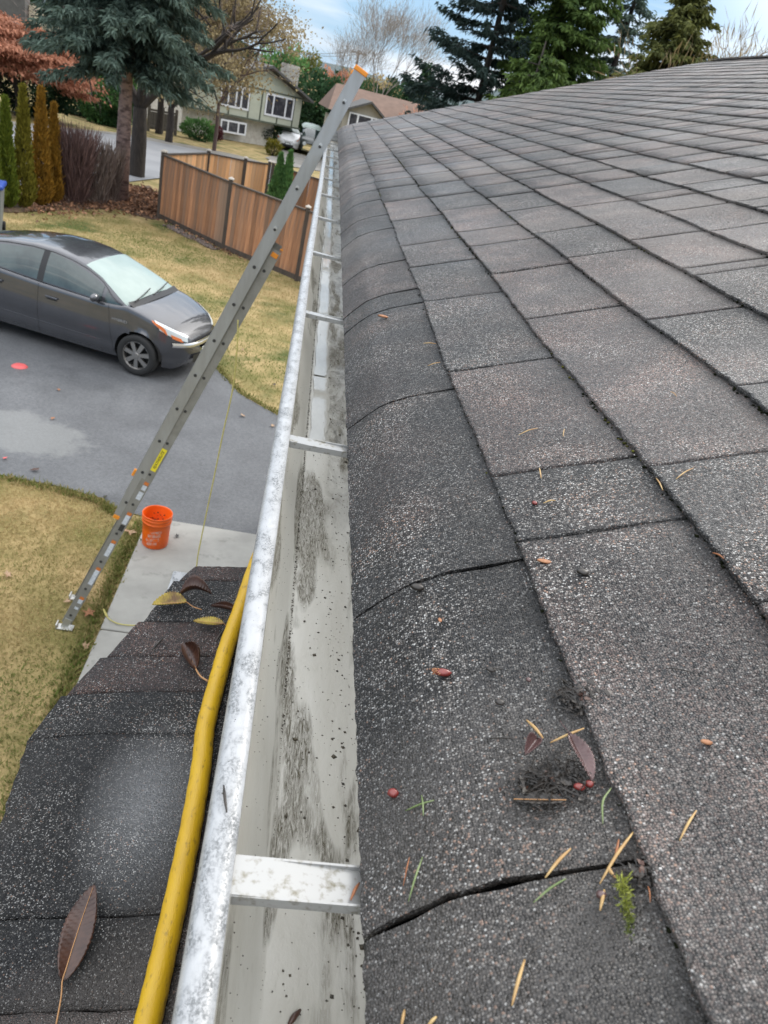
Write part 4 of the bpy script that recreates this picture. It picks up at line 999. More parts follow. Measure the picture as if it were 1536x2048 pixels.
    patch(side, ((.13, .80), (.16, .90), (.32, .92), (.28, .84)), 5, 0.009, 'turn_signal', MAT['amber'], both=True)
    # grille and plate at the nose
    for (z, hh, w_, m_, nm, yo) in ((0.60, 0.05, 0.62, MAT['trim'], 'grille', 0), (0.635, 0.014, 0.74, MAT['chrome'], 'grille_bar', 0), (0.36, 0.13, 0.80, MAT['trim'], 'air_intake', 0), (0.46, 0.10, 0.30, MAT['lamp'], 'number_plate', 0)):
        V = []
        for j in range(-8, 9):
            y = w_ / 2 * j / 8; s = float(np.interp(abs(y), [b for _, b in WB_[:8]], [a for a, _ in WB_[:8]])) if abs(y) > WB_[0][1] else 0.0
            for zz in (z - hh / 2, z + hh / 2): V.append((-s + OV(s) + 0.058 + 0.006, y * 1.0, zz))
        mesh_np(nm, V, [(2 * j, 2 * j + 2, 2 * j + 3, 2 * j + 1) for j in range(16)], m_, root, smooth=True)
    # bumper strip catching the light
    V = []
    for j in range(-12, 13):
        y = 0.70 * j / 12; s = float(np.interp(abs(y), [b for _, b in WB_[:8]], [a for a, _ in WB_[:8]]))
        for zz, xo in ((0.56, 0.066), (0.60, 0.075), (0.625, 0.055)): V.append((-s + OV(s) + xo, y, zz))
    mesh_np('bumper_lip', V, [(3 * j + k, 3 * j + 3 + k, 3 * j + 4 + k, 3 * j + 1 + k) for j in range(24) for k in range(2)], MAT['chrome'] if near else body_m, root, smooth=True)
    # underside and wells
    mb = MB(); mb.box((-2.35, 0, 0.24), (3.4, 1.36, 0.12)); mb.build('underbody', MAT['well'], root)
    for a in AX:
        for sgn in (1, -1):
            mb = MB(); vv = []
            for j in range(17):
                th = PI * j / 16
                for yy in (0.50, 0.80): vv.append((-a + WR * math.cos(th), sgn * yy, RW + WR * math.sin(th)))
            mb.add(vv, [(2 * j, 2 * j + 1, 2 * j + 3, 2 * j + 2) for j in range(16)]); mb.box((-a, sgn * 0.5, RW + .1), (0.7, 0.02, 0.5)); mb.build('wheel_well', MAT['well'], root)
            w = empty('wheel', (-a, sgn * -0.745, RW)); w.parent = root
            mb = MB(); pr = [(0.215, -0.085), (0.235, -.095), (0.285, -0.098), (0.308, -0.080), (0.315, -.05), (0.315, .05), (0.308, .08), (0.285, .09), (0.22, .09)]
            mb.lathe([(r, -h * sgn * -1) for r, h in pr], n=36, axis='Y'); mb.build('tyre', MAT['rubber'], w, smooth=True)
            mb = MB(); mb.lathe([(0.222, -.08 * 1), (0.212, -0.085), (0.200, -.06), (0.20, 0.02)], n=36, axis='Y')
            for q in range(7):
                th = 2 * PI * q / 7 + .2; c, s_ = math.cos(th), math.sin(th)
                def P(r, wd_, y): return (r * c - wd_ * s_, y, r * s_ + wd_ * c)
                mb.add([P(0.04, -.026, -.07), P(0.04, .026, -.07), P(.205, .034, -.062), P(.205, -.034, -.062), P(.04, -.026, -.03), P(.04, .026, -.03), P(.205, .034, -.03), P(.205, -.034, -.03)], [(0, 1, 2, 3), (0, 4, 5, 1), (1, 5, 6, 2), (3, 2, 6, 7), (0, 3, 7, 4)])
            mb.lathe([(0.0, -.078), (0.035, -.078), (0.05, -.06), (0.05, -.03)], n=16, axis='Y'); ro = mb.build('rim', MAT['rim'], w)
            mb = MB(); mb.lathe([(0.0, 0.0), (0.205, 0.0)], n=24, axis='Y'); mb.build('brake_disc', MAT['well'], w)
            if sgn == -1: w.rotation_euler = (0, 0, PI); 
            w.location = (-a, sgn * -0.745, RW)
            if sgn == 1: pass
    # small badge on the front wing
    return root, side, gh
car, c_side, c_gh = make_car('dark grey hatchback parked on the driveway beside the lawn', MAT['car_grey'])
fw = onz(284, 752, GZ + .012); 
rot = math.atan2(-0.48, 1.94) - 0.03
# front right wheel contact sits at local (-0.93,-0.79)
cr_, sr_ = math.cos(rot), math.sin(rot)
lx, ly = -0.93, -0.80
car.location = (fw[0] - .10 - (lx * cr_ - ly * sr_), fw[1] - (lx * sr_ + ly * cr_), GZ + 0.012); car.rotation_euler = (0, 0, rot)
def text_mesh(body, size, m, shear=0.0):
    fc = bpy.data.curves.new('t', 'FONT'); fc.body = body; fc.size = size; fc.align_x = 'CENTER'; fc.align_y = 'CENTER'; fc.shear = shear
    tmp = bpy.data.objects.new('tmp', fc); COL.objects.link(tmp); dg = bpy.context.evaluated_depsgraph_get(); tm = bpy.data.meshes.new_from_object(tmp.evaluated_get(dg)); bpy.data.objects.remove(tmp)
    tm.materials.clear(); tm.materials.append(m); return tm
bt = bpy.data.objects.new('badge', text_mesh('HYBRID', 0.055, MAT['chrome'])); COL.objects.link(bt); bt.parent = car
p = c_side(1.22, .74); bt.location = (p[0], p[1] - 0.012, p[2]); bt.rotation_euler = (math.radians(92), 0, 0); bt.scale = (1.3, 1, 1)
# wet beads / leaves on the roof of the car
# far cars
suv, _, _ = make_car('white car parked nose-out before the green house', MAT['car_white'], hz=1.12, near=False, dims=dict(belt=1.12, w=1.08, wt=1.12))
p = ongr(583, 303); suv.location = (p[0] - .35, p[1] - 1.0, p[2] + 0.06); suv.scale = (1.1, 1.12, 1.1); suv.rotation_euler = (0, 0, math.radians(-84))
w2 = copy_tree(suv); tag(w2, 'white car parked beyond the green cedars at the left edge of the picture', 'car')
p = ongr(-8, 222); w2.location = (p[0] - 1.4, p[1] + 0.5, p[2] + 0.02); w2.rotation_euler = (0, 0, math.radians(-60))

# covered boat trailer beside it
MAT['tarp'] = mat('pale_tarp', (0.38, 0.46, 0.43), 0.5, c2=(0.30, 0.37, 0.35), scale=1.5)
MAT['darkbody'] = mat('dark_green_bodywork', (0.018, 0.028, 0.025), 0.3, coat=0.4)
p = ony(621, 290, 67.0); van = empty('parked_van', (p[0], 67.0, gz(0, 67) + .05), math.radians(4), 'dark green van with a pale roof parked beside the white car', 'van')
def loft(secs, name, m, parent):
    n = len(secs[0]); V = [q for s_ in secs for q in s_]
    return mesh_np(name, V, [(i * n + j, i * n + j + 1, (i + 1) * n + j + 1, (i + 1) * n + j) for i in range(len(secs) - 1) for j in range(n - 1)], m, parent, smooth=True)
def vsec(y, w, z0, z1, r=.25):
    P = [(-w, y, z0), (-w, y, z0 + .5 * (z1 - z0)), (-w * .97, y, z1 - r), (-w * .86, y, z1 - r * .35), (-w * .6, y, z1), (0, y, z1 + .03), (w * .6, y, z1), (w * .86, y, z1 - r * .35), (w * .97, y, z1 - r), (w, y, z0 + .5 * (z1 - z0)), (w, y, z0)]
    return P
loft([vsec(-2.5, .7, .35, .8), vsec(-2.45, .85, .3, .95), vsec(-1.8, .95, .3, 1.15), vsec(-1.3, .97, .3, 1.3), vsec(2.4, .97, .3, 1.3), vsec(2.5, .8, .3, 1.2)], 'body', MAT['darkbody'], van)
loft([vsec(-1.55, .86, 1.1, 1.12, .02), vsec(-1.0, .84, 1.1, 1.8), vsec(2.3, .84, 1.1, 1.85), vsec(2.45, .84, 1.1, 1.15, .02)], 'cabin', MAT['glass'], van)
loft([vsec(-.95, .80, 1.74, 1.80, .04), vsec(-.8, .86, 1.72, 1.95), vsec(2.2, .86, 1.75, 2.02), vsec(2.35, .8, 1.75, 1.8, .04)], 'roof', MAT['tarp'], van)
for sx in (-1, 1):
    mb = MB(); mb.lathe([(0, -.03), (.13, -.02), (.15, .03)], c=(sx * .62, -2.50, .75), n=16, axis='Y'); mb.build('headlight', MAT['lamp'], van)
    for yy in (-1.6, 1.6):
        mb = MB(); mb.lathe([(0, -.1), (.34, -.1), (.36, 0), (.34, .1), (0, .1)], c=(sx * .86, yy, .36), n=20, axis='X'); mb.build('wheel', MAT['rubber'], van)

# ================================================================== FENCES
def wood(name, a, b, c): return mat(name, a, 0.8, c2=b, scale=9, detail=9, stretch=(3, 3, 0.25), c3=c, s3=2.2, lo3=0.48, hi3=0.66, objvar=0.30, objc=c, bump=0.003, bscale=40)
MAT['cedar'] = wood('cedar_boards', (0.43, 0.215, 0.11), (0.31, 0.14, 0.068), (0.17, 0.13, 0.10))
MAT['cedar_light'] = wood('cedar_boards_painted_sun', (0.70, 0.40, 0.19), (0.60, 0.30, 0.13), (0.5, 0.33, 0.2))  # brighter copy of the cedar, sunlight put into the board colour
MAT['post'] = mat('weathered_post', (0.085, 0.065, 0.05), 0.85, c2=(0.05, 0.04, 0.033), scale=12, detail=8, stretch=(2, 2, .3))
MAT['cap'] = mat('post_cap', (0.42, 0.38, 0.33), 0.6)
MAT['rock'] = mat('rubble', (0.16, 0.13, 0.115), 0.9, c2=(0.09, 0.065, 0.055), scale=8)
def fence(pts, label, group=None, m='cedar', h=1.56, bw=0.138, skip=None, gap=0.14, side=-1):
    base = empty('fence', (pts[0][0], pts[0][1], gz(*pts[0])), label=label, cat='fence', group=group); O = Vector(base.location)
    board_mesh = {}
    for i, (a, b) in enumerate(zip(pts[:-1], pts[1:])):
        a, b = np.array(a[:2]), np.array(b[:2]); L_ = np.linalg.norm(b - a); d = (b - a) / L_; ang = math.atan2(d[1], d[0])
        nb = max(3, int(round((L_ - 0.1) / bw))); wdt = (L_ - 0.1) / nb; za = gz(*a) - O.z; zb = gz(*b) - O.z
        for k in range(nb):
            key = round(wdt, 3)
            if key not in board_mesh:
                mb = MB(); mb.box((0, 0, h / 2), (wdt - 0.004, 0.02, h)); o = mb.build('board', MAT[m], base); board_mesh[key] = o.data
            else: o = bpy.data.objects.new('board', board_mesh[key]); COL.objects.link(o); o.parent = base
            q = a + d * (0.05 + wdt * (k + .5)); o.location = (q[0] - O.x + r2.uniform(-.003, .003), q[1] - O.y + r2.uniform(-.004, .004), za + (zb - za) * k / nb + gap + r2.uniform(-.006, .006)); o.rotation_euler = (0, r2.uniform(-.004, .004), ang)
        mid = (a + b) / 2
        for z, hh, dd in ((h + gap + .02, 0.035, 0.10), (gap - 0.05, 0.13, 0.045)):
            mb = MB(); mb.box((0, 0, 0), (L_ - 0.1, dd, hh)); o = mb.build('rail', MAT['post'], base); o.location = (mid[0] - O.x, mid[1] - O.y, (za + zb) / 2 + z); o.rotation_euler = (0, 0, ang)
    for a in pts:
        mb = MB(); mb.box((0, 0, 0.9), (0.10, 0.10, 1.80)); o = mb.build('post', MAT['post'], base, bevel=.006); o.location = (a[0] - O.x, a[1] - O.y, gz(a[0], a[1]) - O.z)
        mb = MB(); mb.box((0, 0, 1.80), (0.14, 0.14, 0.025)); mb.add([(-.07, -.07, 1.8125), (.07, -.07, 1.8125), (.07, .07, 1.8125), (-.07, .07, 1.8125), (0, 0, 1.86)], [(0, 1, 4), (1, 2, 4), (2, 3, 4), (3, 0, 4)])
        c = mb.build('post_cap', MAT['cap'], o)
    return base
P1, P2, P3 = g2(317, 437), g2(446, 500), g2(592, 562)
d23 = np.array(P3) - np.array(P2); P4 = tuple(np.array(P3) + d23)
d12 = np.array(P2) - np.array(P1)
fence([P1, P2, P3, P4], 'weathered cedar board fence along the far edge of the lawn')
B = [tuple(onz(x, y_, GZ + 1.80)[:2]) for x, y_ in ((418, 301), (492, 316), (540, 323))]
fence([(P1[0] + .02, P1[1] + .12)] + B, 'new cedar fence panels, sunlit look painted in, standing behind the weathered fence', m='cedar_light')
C2 = onz(556, 331, GZ + 1.70)[:2]; C3 = onz(645, 362, GZ + 1.70)[:2]; dd = C3 - C2
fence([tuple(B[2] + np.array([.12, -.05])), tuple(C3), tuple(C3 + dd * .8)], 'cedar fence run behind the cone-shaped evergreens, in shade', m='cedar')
# rubble along the fence foot
C = []; 
for _ in range(150):
    t = r2.random(); q = np.array(P1) + (np.array(P2) - np.array(P1)) * (0.25 + .75 * t) + np.array([-0.12, -0.16]) * r2.uniform(0.6, 2); C.append((q[0], q[1], gz(*q) + .02))
o = lumps('rubble', C, [r2.uniform(.03, .09) for _ in C], MAT['rock']); tag(o, 'broken stones and leaves strewn along the fence foot', 'rubble', kind='stuff')
# low fence across the street
q1, q2 = ongr(296, 262), ongr(350, 272)
MAT['oldwood'] = mat('grey_fence_wood', (0.16, 0.14, 0.115), 0.85, c2=(0.1, 0.09, 0.075), scale=5, objvar=.2)
fb = empty('fence', tuple(q1), label='low grey wooden rail fence across the street', cat='fence'); O = Vector(fb.location)
dv = Vector(q2) - Vector(q1); dv = Vector((dv.x, dv.y, 0)); dl = dv.length; ang = math.atan2(dv.y, dv.x)
for k in range(3):
    q = dv * (k / 2); mb = MB(); mb.box((0, 0, .75), (.16, .16, 1.5)); o = mb.build('post', MAT['oldwood'], fb); o.location = q
for k in range(22):
    q = dv * ((k + .5) / 22); mb = MB(); mb.box((0, 0, .65), (dl / 22 * .8, .03, 1.0)); o = mb.build('board', MAT['oldwood'], fb); o.location = q; o.rotation_euler = (0, 0, ang)
for z in (.35, 1.25):
    mb = MB(); mb.box((0, 0, 0), (dl, .08, .12)); o = mb.build('rail', MAT['oldwood'], fb); o.location = dv * .5 + Vector((0, -.05, z)); o.rotation_euler = (0, 0, ang)

# ================================================================== VEGETATION
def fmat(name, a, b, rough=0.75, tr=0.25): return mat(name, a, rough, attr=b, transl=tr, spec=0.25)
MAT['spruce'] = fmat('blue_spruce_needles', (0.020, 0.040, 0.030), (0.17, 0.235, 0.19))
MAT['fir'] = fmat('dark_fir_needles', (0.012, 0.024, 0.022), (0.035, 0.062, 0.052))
MAT['cypress'] = fmat('green_cypress_sprays', (0.022, 0.050, 0.014), (0.13, 0.20, 0.045))
MAT['cypress2'] = fmat('olive_cypress_sprays', (0.035, 0.050, 0.016), (0.19, 0.20, 0.06))
MAT['hedge'] = fmat('dark_hedge_leaves', (0.010, 0.028, 0.012), (0.045, 0.10, 0.04))
MAT['bushgreen'] = fmat('bright_bush_leaves', (0.030, 0.085, 0.028), (0.16, 0.32, 0.10))
MAT['cedar_green'] = fmat('cedar_sprays', (0.04, 0.075, 0.008), (0.20, 0.24, 0.03))
MAT['cedar_olive'] = fmat('yellowing_cedar_sprays', (0.07, 0.075, 0.008), (0.28, 0.24, 0.035))
MAT['cedar_gold'] = fmat('dying_cedar_sprays', (0.10, 0.06, 0.01), (0.42, 0.22, 0.03))
MAT['maple'] = fmat('red_maple_leaves', (0.21, 0.08, 0.045), (0.62, 0.30, 0.19), tr=.35)
MAT['autumn'] = fmat('autumn_leaves', (0.16, 0.125, 0.07), (0.44, 0.35, 0.18), tr=.3)
MAT['redbush'] = fmat('purple_bush_leaves', (0.05, 0.012, 0.018), (0.16, 0.035, 0.05))
MAT['bark'] = mat('dark_bark', (0.045, 0.036, 0.030), 0.95, c2=(0.022, 0.018, 0.016), scale=9, stretch=(2, 2, .5), bump=.03, bscale=14)
MAT['bark_pink'] = mat('pinkish_bark', (0.34, 0.24, 0.215), 0.9, c2=(0.12, 0.08, 0.075), scale=4.5, detail=8, stretch=(1, 1, 2.2), lo=.45, hi=.62, bump=.04, bscale=10)
MAT['twig'] = mat('bare_twigs', (0.10, 0.065, 0.055), 0.9, attr=(0.24, 0.19, 0.16))
MAT['twig_pale'] = mat('pale_bare_twigs', (0.22, 0.19, 0.17), 0.9, attr=(0.38, 0.34, 0.30))
MAT['twig_gold'] = mat('golden_bare_twigs', (0.22, 0.17, 0.10), 0.9, attr=(0.36, 0.27, 0.15))
MAT['litter'] = mat('fallen_leaf_litter', (0.10, 0.05, 0.03), 0.8, attr=(0.42, 0.22, 0.12), transl=.1)
def trunk(root, pts, rads, m, n=10, name='trunk', bumpy=.0):
    mb = MB(); mb.tube([Vector(p) for p in pts], [r * (1 + bumpy * r2.uniform(-1, 1)) for r in rads], n); return mb.build(name, m, root, smooth=True)
def conifer(label, x, y, H, z0, r0, m, name='spruce_tree', group=None, nb=7, dz=0.28, droop=0.35, tuft=0.30, tw=0.10, den=10, tip=0.5, bark='bark', tr=0.22, gap=0.0, hang=0.3, fill=1.0, zt=None, pw=0.8):
    zg = gz(x, y) if zt is None else zt; root = empty(name, (x, y, zg), label=label, cat='tree', group=group)
    trunk(root, [(0, 0, -0.2), (0.02, 0, H * .35), (0, 0.02, H * .7), (0, 0, H * .99)], [tr * 1.15, tr * .8, tr * .45, 0.02], MAT[bark], bumpy=.05)
    fo = Fol(); bra = MB(); z = z0
    while z < H - 0.2:
        f = (z - z0) / (H - z0); Rr_ = r0 * max(0.05, (1 - f) ** pw) * (1 if f > .06 else .8)
        for q in range(nb):
            if r2.random() < gap: continue
            a = r2.uniform(0, 2 * PI); L_ = Rr_ * r2.uniform(.65, 1.12); rise = r2.uniform(0.0, .25)
            d = np.array([math.cos(a), math.sin(a), 0]); n_ = max(4, int(den * L_))
            t = np.sort(rng.uniform(0.06, 1.0, n_)) ** 0.85
            P = np.outer(t * L_, d); P[:, 2] = z + rise * t * L_ - droop * L_ * t ** 1.6 + tip * 0.12 * L_ * t ** 4
            bt_ = [0, .35, .7, 1]; bra.tube([(d[0] * L_ * u, d[1] * L_ * u, z + rise * u * L_ - droop * L_ * u ** 1.6 + tip * .12 * L_ * u ** 4) for u in bt_], [0.03 * L_ / 2 + .012, .02, .012, .005], 4, cap=False)
            k = max(1, int(5 * fill)); C_ = np.repeat(P, k, axis=0) + rng.normal(size=(n_ * k, 3)) * tuft * np.array([.32, .32, .18])
            side_ = np.cross(d, [0, 0, 1]); sg = rng.choice([-1, 1], n_ * k)
            D_ = d * rng.uniform(.2, 1, (n_ * k, 1)) + side_ * (sg * rng.uniform(.1, 1.0, n_ * k))[:, None] + np.array([0, 0, -1]) * rng.uniform(-.2, hang * 2, (n_ * k, 1))
            tb = r2.uniform(-.15, .15)
            fo.add(C_, D_, tuft * rng.uniform(.6, 1.2, n_ * k), tw * rng.uniform(.7, 1.3, n_ * k), 0.42 + tb + 0.25 * (np.repeat(t, k) - .5) + rng.normal(size=n_ * k) * .18, droop=.15)
        z += dz * r2.uniform(.7, 1.3)
    lo_ = bra.build('limbs', MAT['bark'], root); lo_['kind'] = 'stuff'; fo.build('crown', MAT[m], root)
    return root
def shrub(name, label, cat, base, H, rx, ry, m, group=None, n=3500, leaf=.12, lw=.07, shape='egg', lumpy=.18, up=.3, core=True, z0=0.0, stem=True):
    root = empty(name, (base[0], base[1], gz(base[0], base[1])), label=label, cat=cat, group=group)
    fo = Fol(); U = unit(n)
    if shape == 'column':
        zz = rng.uniform(0, 1, n) ** 0.9; a = rng.uniform(0, 2 * PI, n)
        prof = np.minimum(1, (zz + 0.06) * 6) * (1 - zz) ** 0.8 * (1 + 0.12 * np.sin(a * 3 + zz * 9) + .07 * np.sin(a * 7 - zz * 21))
        rr = prof * rng.uniform(.62, 1.03, n); C_ = np.stack([rr * rx * np.cos(a), rr * ry * np.sin(a), zz * H], 1); D_ = np.stack([np.cos(a) * .35, np.sin(a) * .35, np.full(n, 1.0)], 1) + rng.normal(size=(n, 3)) * .25
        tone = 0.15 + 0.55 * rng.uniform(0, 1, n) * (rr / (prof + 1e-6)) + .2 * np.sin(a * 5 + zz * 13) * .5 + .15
    else:
        lob = 1 + lumpy * (np.sin(U[:, 0] * 4.1 + U[:, 1] * 3.3 + n) + np.sin(U[:, 1] * 5.7 - U[:, 2] * 4.6) + np.sin(U[:, 2] * 6.1 + U[:, 0] * 5.1)) / 2
        rr = lob * rng.uniform(.72, 1.02, n); C_ = U * rr[:, None] * np.array([rx, ry, H * .5]); C_[:, 2] += H * .5 + z0
        C_[:, 2] = np.maximum(C_[:, 2], 0.03); D_ = U + np.array([0, 0, up]) + rng.normal(size=(n, 3)) * .5
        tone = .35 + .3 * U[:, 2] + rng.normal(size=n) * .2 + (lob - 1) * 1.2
    fo.add(C_, D_, leaf * rng.uniform(.6, 1.3, n), lw * rng.uniform(.7, 1.3, n), tone)
    fo.build('foliage', MAT[m], root)
    if stem:
        mb = MB()
        for q in range(5): a = q * 1.3; mb.tube([(0, 0, -.05), (rx * .25 * math.cos(a), ry * .25 * math.sin(a), H * .35 + z0 * .5), (rx * .5 * math.cos(a), ry * .5 * math.sin(a), H * .65 + z0)], [.05, .03, .01], 5)
        mb.build('stem', MAT['bark'], root)
    return root
def grow(root, p, d, L_, r, depth, mb, tipsl, spread=.5, upb=.12):
    q = [p]; dd = np.array(d, float)
    for _ in range(3): dd = dd + rng.normal(size=3) * .10 + np.array([0, 0, upb * .3]); dd /= np.linalg.norm(dd); q.append(q[-1] + dd * L_ / 3)
    mb.tube(q, [r, r * .88, r * .76, r * .62], 5 if depth < 2 else 4, cap=False)
    if depth == 0: tipsl.append((q[-1], dd)); tipsl.append((q[2], dd)); return
    for k in range(3 if r2.random() < .6 else 2):
        nd = dd + rng.normal(size=3) * spread + np.array([0, 0, upb]); nd /= np.linalg.norm(nd); grow(root, q[-1 if k < 2 else 2], nd, L_ * r2.uniform(.68, .85), r * .6, depth - 1, mb, tipsl, spread, upb)
def broadleaf(label, x, y, H, r, m, group=None, name='autumn_tree', n=9000, leaf=.16, bark='bark', depth=4, tr=.18, L0=None, spread=.5, cl=.5, zt=None, twigs=0, twm='twig', cat='tree', dirz=1.0, zmin=0):
    zg = gz(x, y) if zt is None else zt; root = empty(name, (x, y, zg), label=label, cat=cat, group=group)
    mb = MB(); tips = []; st = H * .28
    mb.tube([(0, 0, -.2), (0.03, 0, st * .5), (0, .02, st)], [tr * 1.15, tr, tr * .85], 8, cap=False)
    L0 = L0 or H * .26
    for q in range(4):
        a = q * 1.6 + r2.random(); grow(root, np.array([0, .02, st]), np.array([math.cos(a) * spread * 1.2, math.sin(a) * spread * 1.2, dirz]), L0, tr * .6, depth, mb, tips, spread)
    mb.build('trunk', MAT[bark], root, smooth=True)
    T_ = np.array([t[0] for t in tips]); DD = np.array([t[1] for t in tips])
    if m:
        idx = rng.integers(0, len(T_), n); C_ = T_[idx] + rng.normal(size=(n, 3)) * cl * np.array([1, 1, .6]); tb = rng.normal(size=len(T_)) * .22; kk = (C_[:, 2] > zmin) | (rng.random(n) < .12); C_ = C_[kk]; idx = idx[kk]; n = len(idx)
        fo = Fol(); fo.add(C_, unit(n) + DD[idx] * .3, leaf * rng.uniform(.6, 1.3, n), leaf * .7 * rng.uniform(.6, 1.2, n), .42 + tb[idx] + rng.normal(size=n) * .15); fo.build('crown', MAT[m], root)
    if twigs:
        idx = rng.integers(0, len(T_), twigs); C_ = T_[idx] + rng.normal(size=(twigs, 3)) * cl * .6
        fo = Fol(); fo.add(C_, DD[idx] + rng.normal(size=(twigs, 3)) * .35 + np.array([0, 0, .3]), cl * rng.uniform(.8, 1.8, twigs), .022 * H / 8 * rng.uniform(.8, 1.2, twigs), rng.uniform(0, 1, twigs)); fo.build('twigs', MAT[twm], root)['kind'] = 'stuff'
    return root

# --- the big blue spruce by the corner and the dark trunk behind it
p = ongr(240, 402)
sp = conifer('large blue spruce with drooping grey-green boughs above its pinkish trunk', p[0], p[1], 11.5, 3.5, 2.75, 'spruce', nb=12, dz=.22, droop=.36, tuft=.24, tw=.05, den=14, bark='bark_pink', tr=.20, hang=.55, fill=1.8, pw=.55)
p = ongr(272, 352)
broadleaf('dark forked tree trunk standing just right of the pink-barked spruce', p[0], p[1], 8, 2, None, name='bare_tree', tr=.27, spread=.55, depth=3, twigs=500, cl=.35)
# --- cedar columns
for i, (px, py, tx, ty, m, lb, wd) in enumerate([(-14, 418, -30, 210, 'cedar_green', 'bright green cedar column at the left edge, next to the blue bin', .27), (14, 415, 2, 200, 'cedar_green', 'green cedar column, second tall shrub in from the left edge', .27), (48, 415, 24, 176, 'cedar_olive', 'olive green cedar column beside the rust-tipped one', .29), (82, 412, 66, 180, 'cedar_gold', 'browning cedar column with a rusty top', .30), (106, 408, 100, 212, 'cedar_gold', 'shorter golden brown dying cedar column', .24)]):
    b = ongr(px, py); lo, hi = 0.5, 6
    for _ in range(30):
        mm = (lo + hi) / 2
        if proj((b[0], b[1], b[2] + mm))[1] > ty: lo = mm
        else: hi = mm
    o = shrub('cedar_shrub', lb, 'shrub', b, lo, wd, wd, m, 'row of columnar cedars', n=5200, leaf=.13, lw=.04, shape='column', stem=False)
    trunk(o, [(0, 0, -.1), (0, 0, lo * .8)], [.05, .02], MAT['bark'])
# --- twiggy shrubs by the corner
def twiggy(label, base, H, r, m, n, grp='bare twiggy shrubs by the corner'):
    root = empty('bare_shrub', (base[0], base[1], gz(base[0], base[1])), label=label, cat='shrub', group=grp)
    a = rng.uniform(0, 2 * PI, n); rr = np.sqrt(rng.uniform(0, 1, n)) * r; zz = rng.uniform(0, .75, n) * H
    C_ = np.stack([rr * np.cos(a) * (.5 + .6 * zz / H), rr * np.sin(a) * (.5 + .6 * zz / H), zz], 1); D_ = np.stack([np.cos(a) * .22, np.sin(a) * .22, np.ones(n)], 1) + rng.normal(size=(n, 3)) * .16
    fo = Fol(); fo.add(C_, D_, H * rng.uniform(.12, .34, n), .022 * rng.uniform(.6, 1.5, n), rng.uniform(0, .8, n)); fo.build('twigs', MAT[m], root)['kind'] = 'stuff'; return root
MAT['twig_red'] = mat('dark_red_twigs', (0.06, 0.032, 0.03), 0.9, attr=(0.19, 0.11, 0.095))
twiggy('dark red-brown twiggy shrub beside the golden cedar', ongr(146, 408), 2.1, .62, 'twig_red', 2600)
twiggy('grey bare twiggy shrub left of the pink spruce trunk', ongr(190, 408), 1.75, .6, 'twig', 1500)
twiggy('thin pale twiggy shrub right against the spruce trunk', ongr(222, 406), 1.7, .35, 'twig', 900)
# --- leaf litter under the trees, leaves on the lawn
def litter(name, label, poly_c, n, size, spread, lift=.03):
    C_ = []
    for _ in range(n):
        t = r2.random() * (len(poly_c) - 1); i = int(t); a = np.array(poly_c[i]); b = np.array(poly_c[i + 1]); q = a + (b - a) * (t - i) + rng.normal(size=2) * spread
        C_.append((q[0], q[1], gz(*q) + lift + abs(r2.gauss(0, .03))))
    fo = Fol(); D_ = unit(n); D_[:, 2] *= .3; fo.add(np.array(C_), D_, size * rng.uniform(.6, 1.4, n), size * .7 * rng.uniform(.6, 1.2, n), rng.uniform(0, 1, n) ** 1.5)
    o = fo.build(name, MAT['litter']); tag(o, label, 'leaves', kind='stuff'); return o
litter('leaf_litter', 'brown leaf litter under the spruce and shrubs', [g2(60, 418), g2(140, 412), g2(230, 412), g2(290, 420), g2(310, 425)], 1500, .11, .5)
litter('leaf_litter', 'pile of dry orange leaves round the dark trunk', [g2(255, 385), g2(300, 392), g2(300, 420)], 1300, .13, .45, .06)
litter('leaf_litter', 'dry leaves caught along the foot of the fence', [g2(325, 440), g2(380, 468), g2(440, 500), g2(500, 520)], 260, .08, .12)
# --- red maple
p = ongr(34, 232)
mroot = empty('maple_tree', tuple(p), label='red Japanese maple with a flat layered crown across the street', cat='tree')
mb = MB(); tl = []
mb.tube([(0, 0, -.2), (.1, 0, .8), (-.1, 0, 1.4)], [.16, .13, .11], 7, cap=False)
for a in (0.3, 1.5, 2.6, 3.8, 5.1): grow(mroot, np.array([-.1, 0, 1.3]), np.array([math.cos(a), math.sin(a) * .7, .9]), 1.1, .07, 3, mb, tl, .55, .0)
mb.build('trunk', MAT['bark'], mroot, smooth=True)
fo = Fol()
for _ in range(240):
    a = r2.uniform(0, 2 * PI); rr = math.sqrt(r2.random()) * 3.9; zc = 4.15 - 0.135 * rr ** 1.65 - r2.random() ** 1.5 * 1.5
    cc = np.array([rr * math.cos(a) - .9, rr * math.sin(a) * .8, zc]); n = 170
    C_ = cc + rng.normal(size=(n, 3)) * np.array([.42, .42, .06]); out = np.array([math.cos(a), math.sin(a), -.35])
    fo.add(C_, out + rng.normal(size=(n, 3)) * .55, .17 * rng.uniform(.6, 1.3, n), .10 * rng.uniform(.6, 1.3, n), .45 + r2.gauss(0, .2) + rng.normal(size=n) * .15, droop=.3)
fo.build('crown', MAT['maple'], mroot)
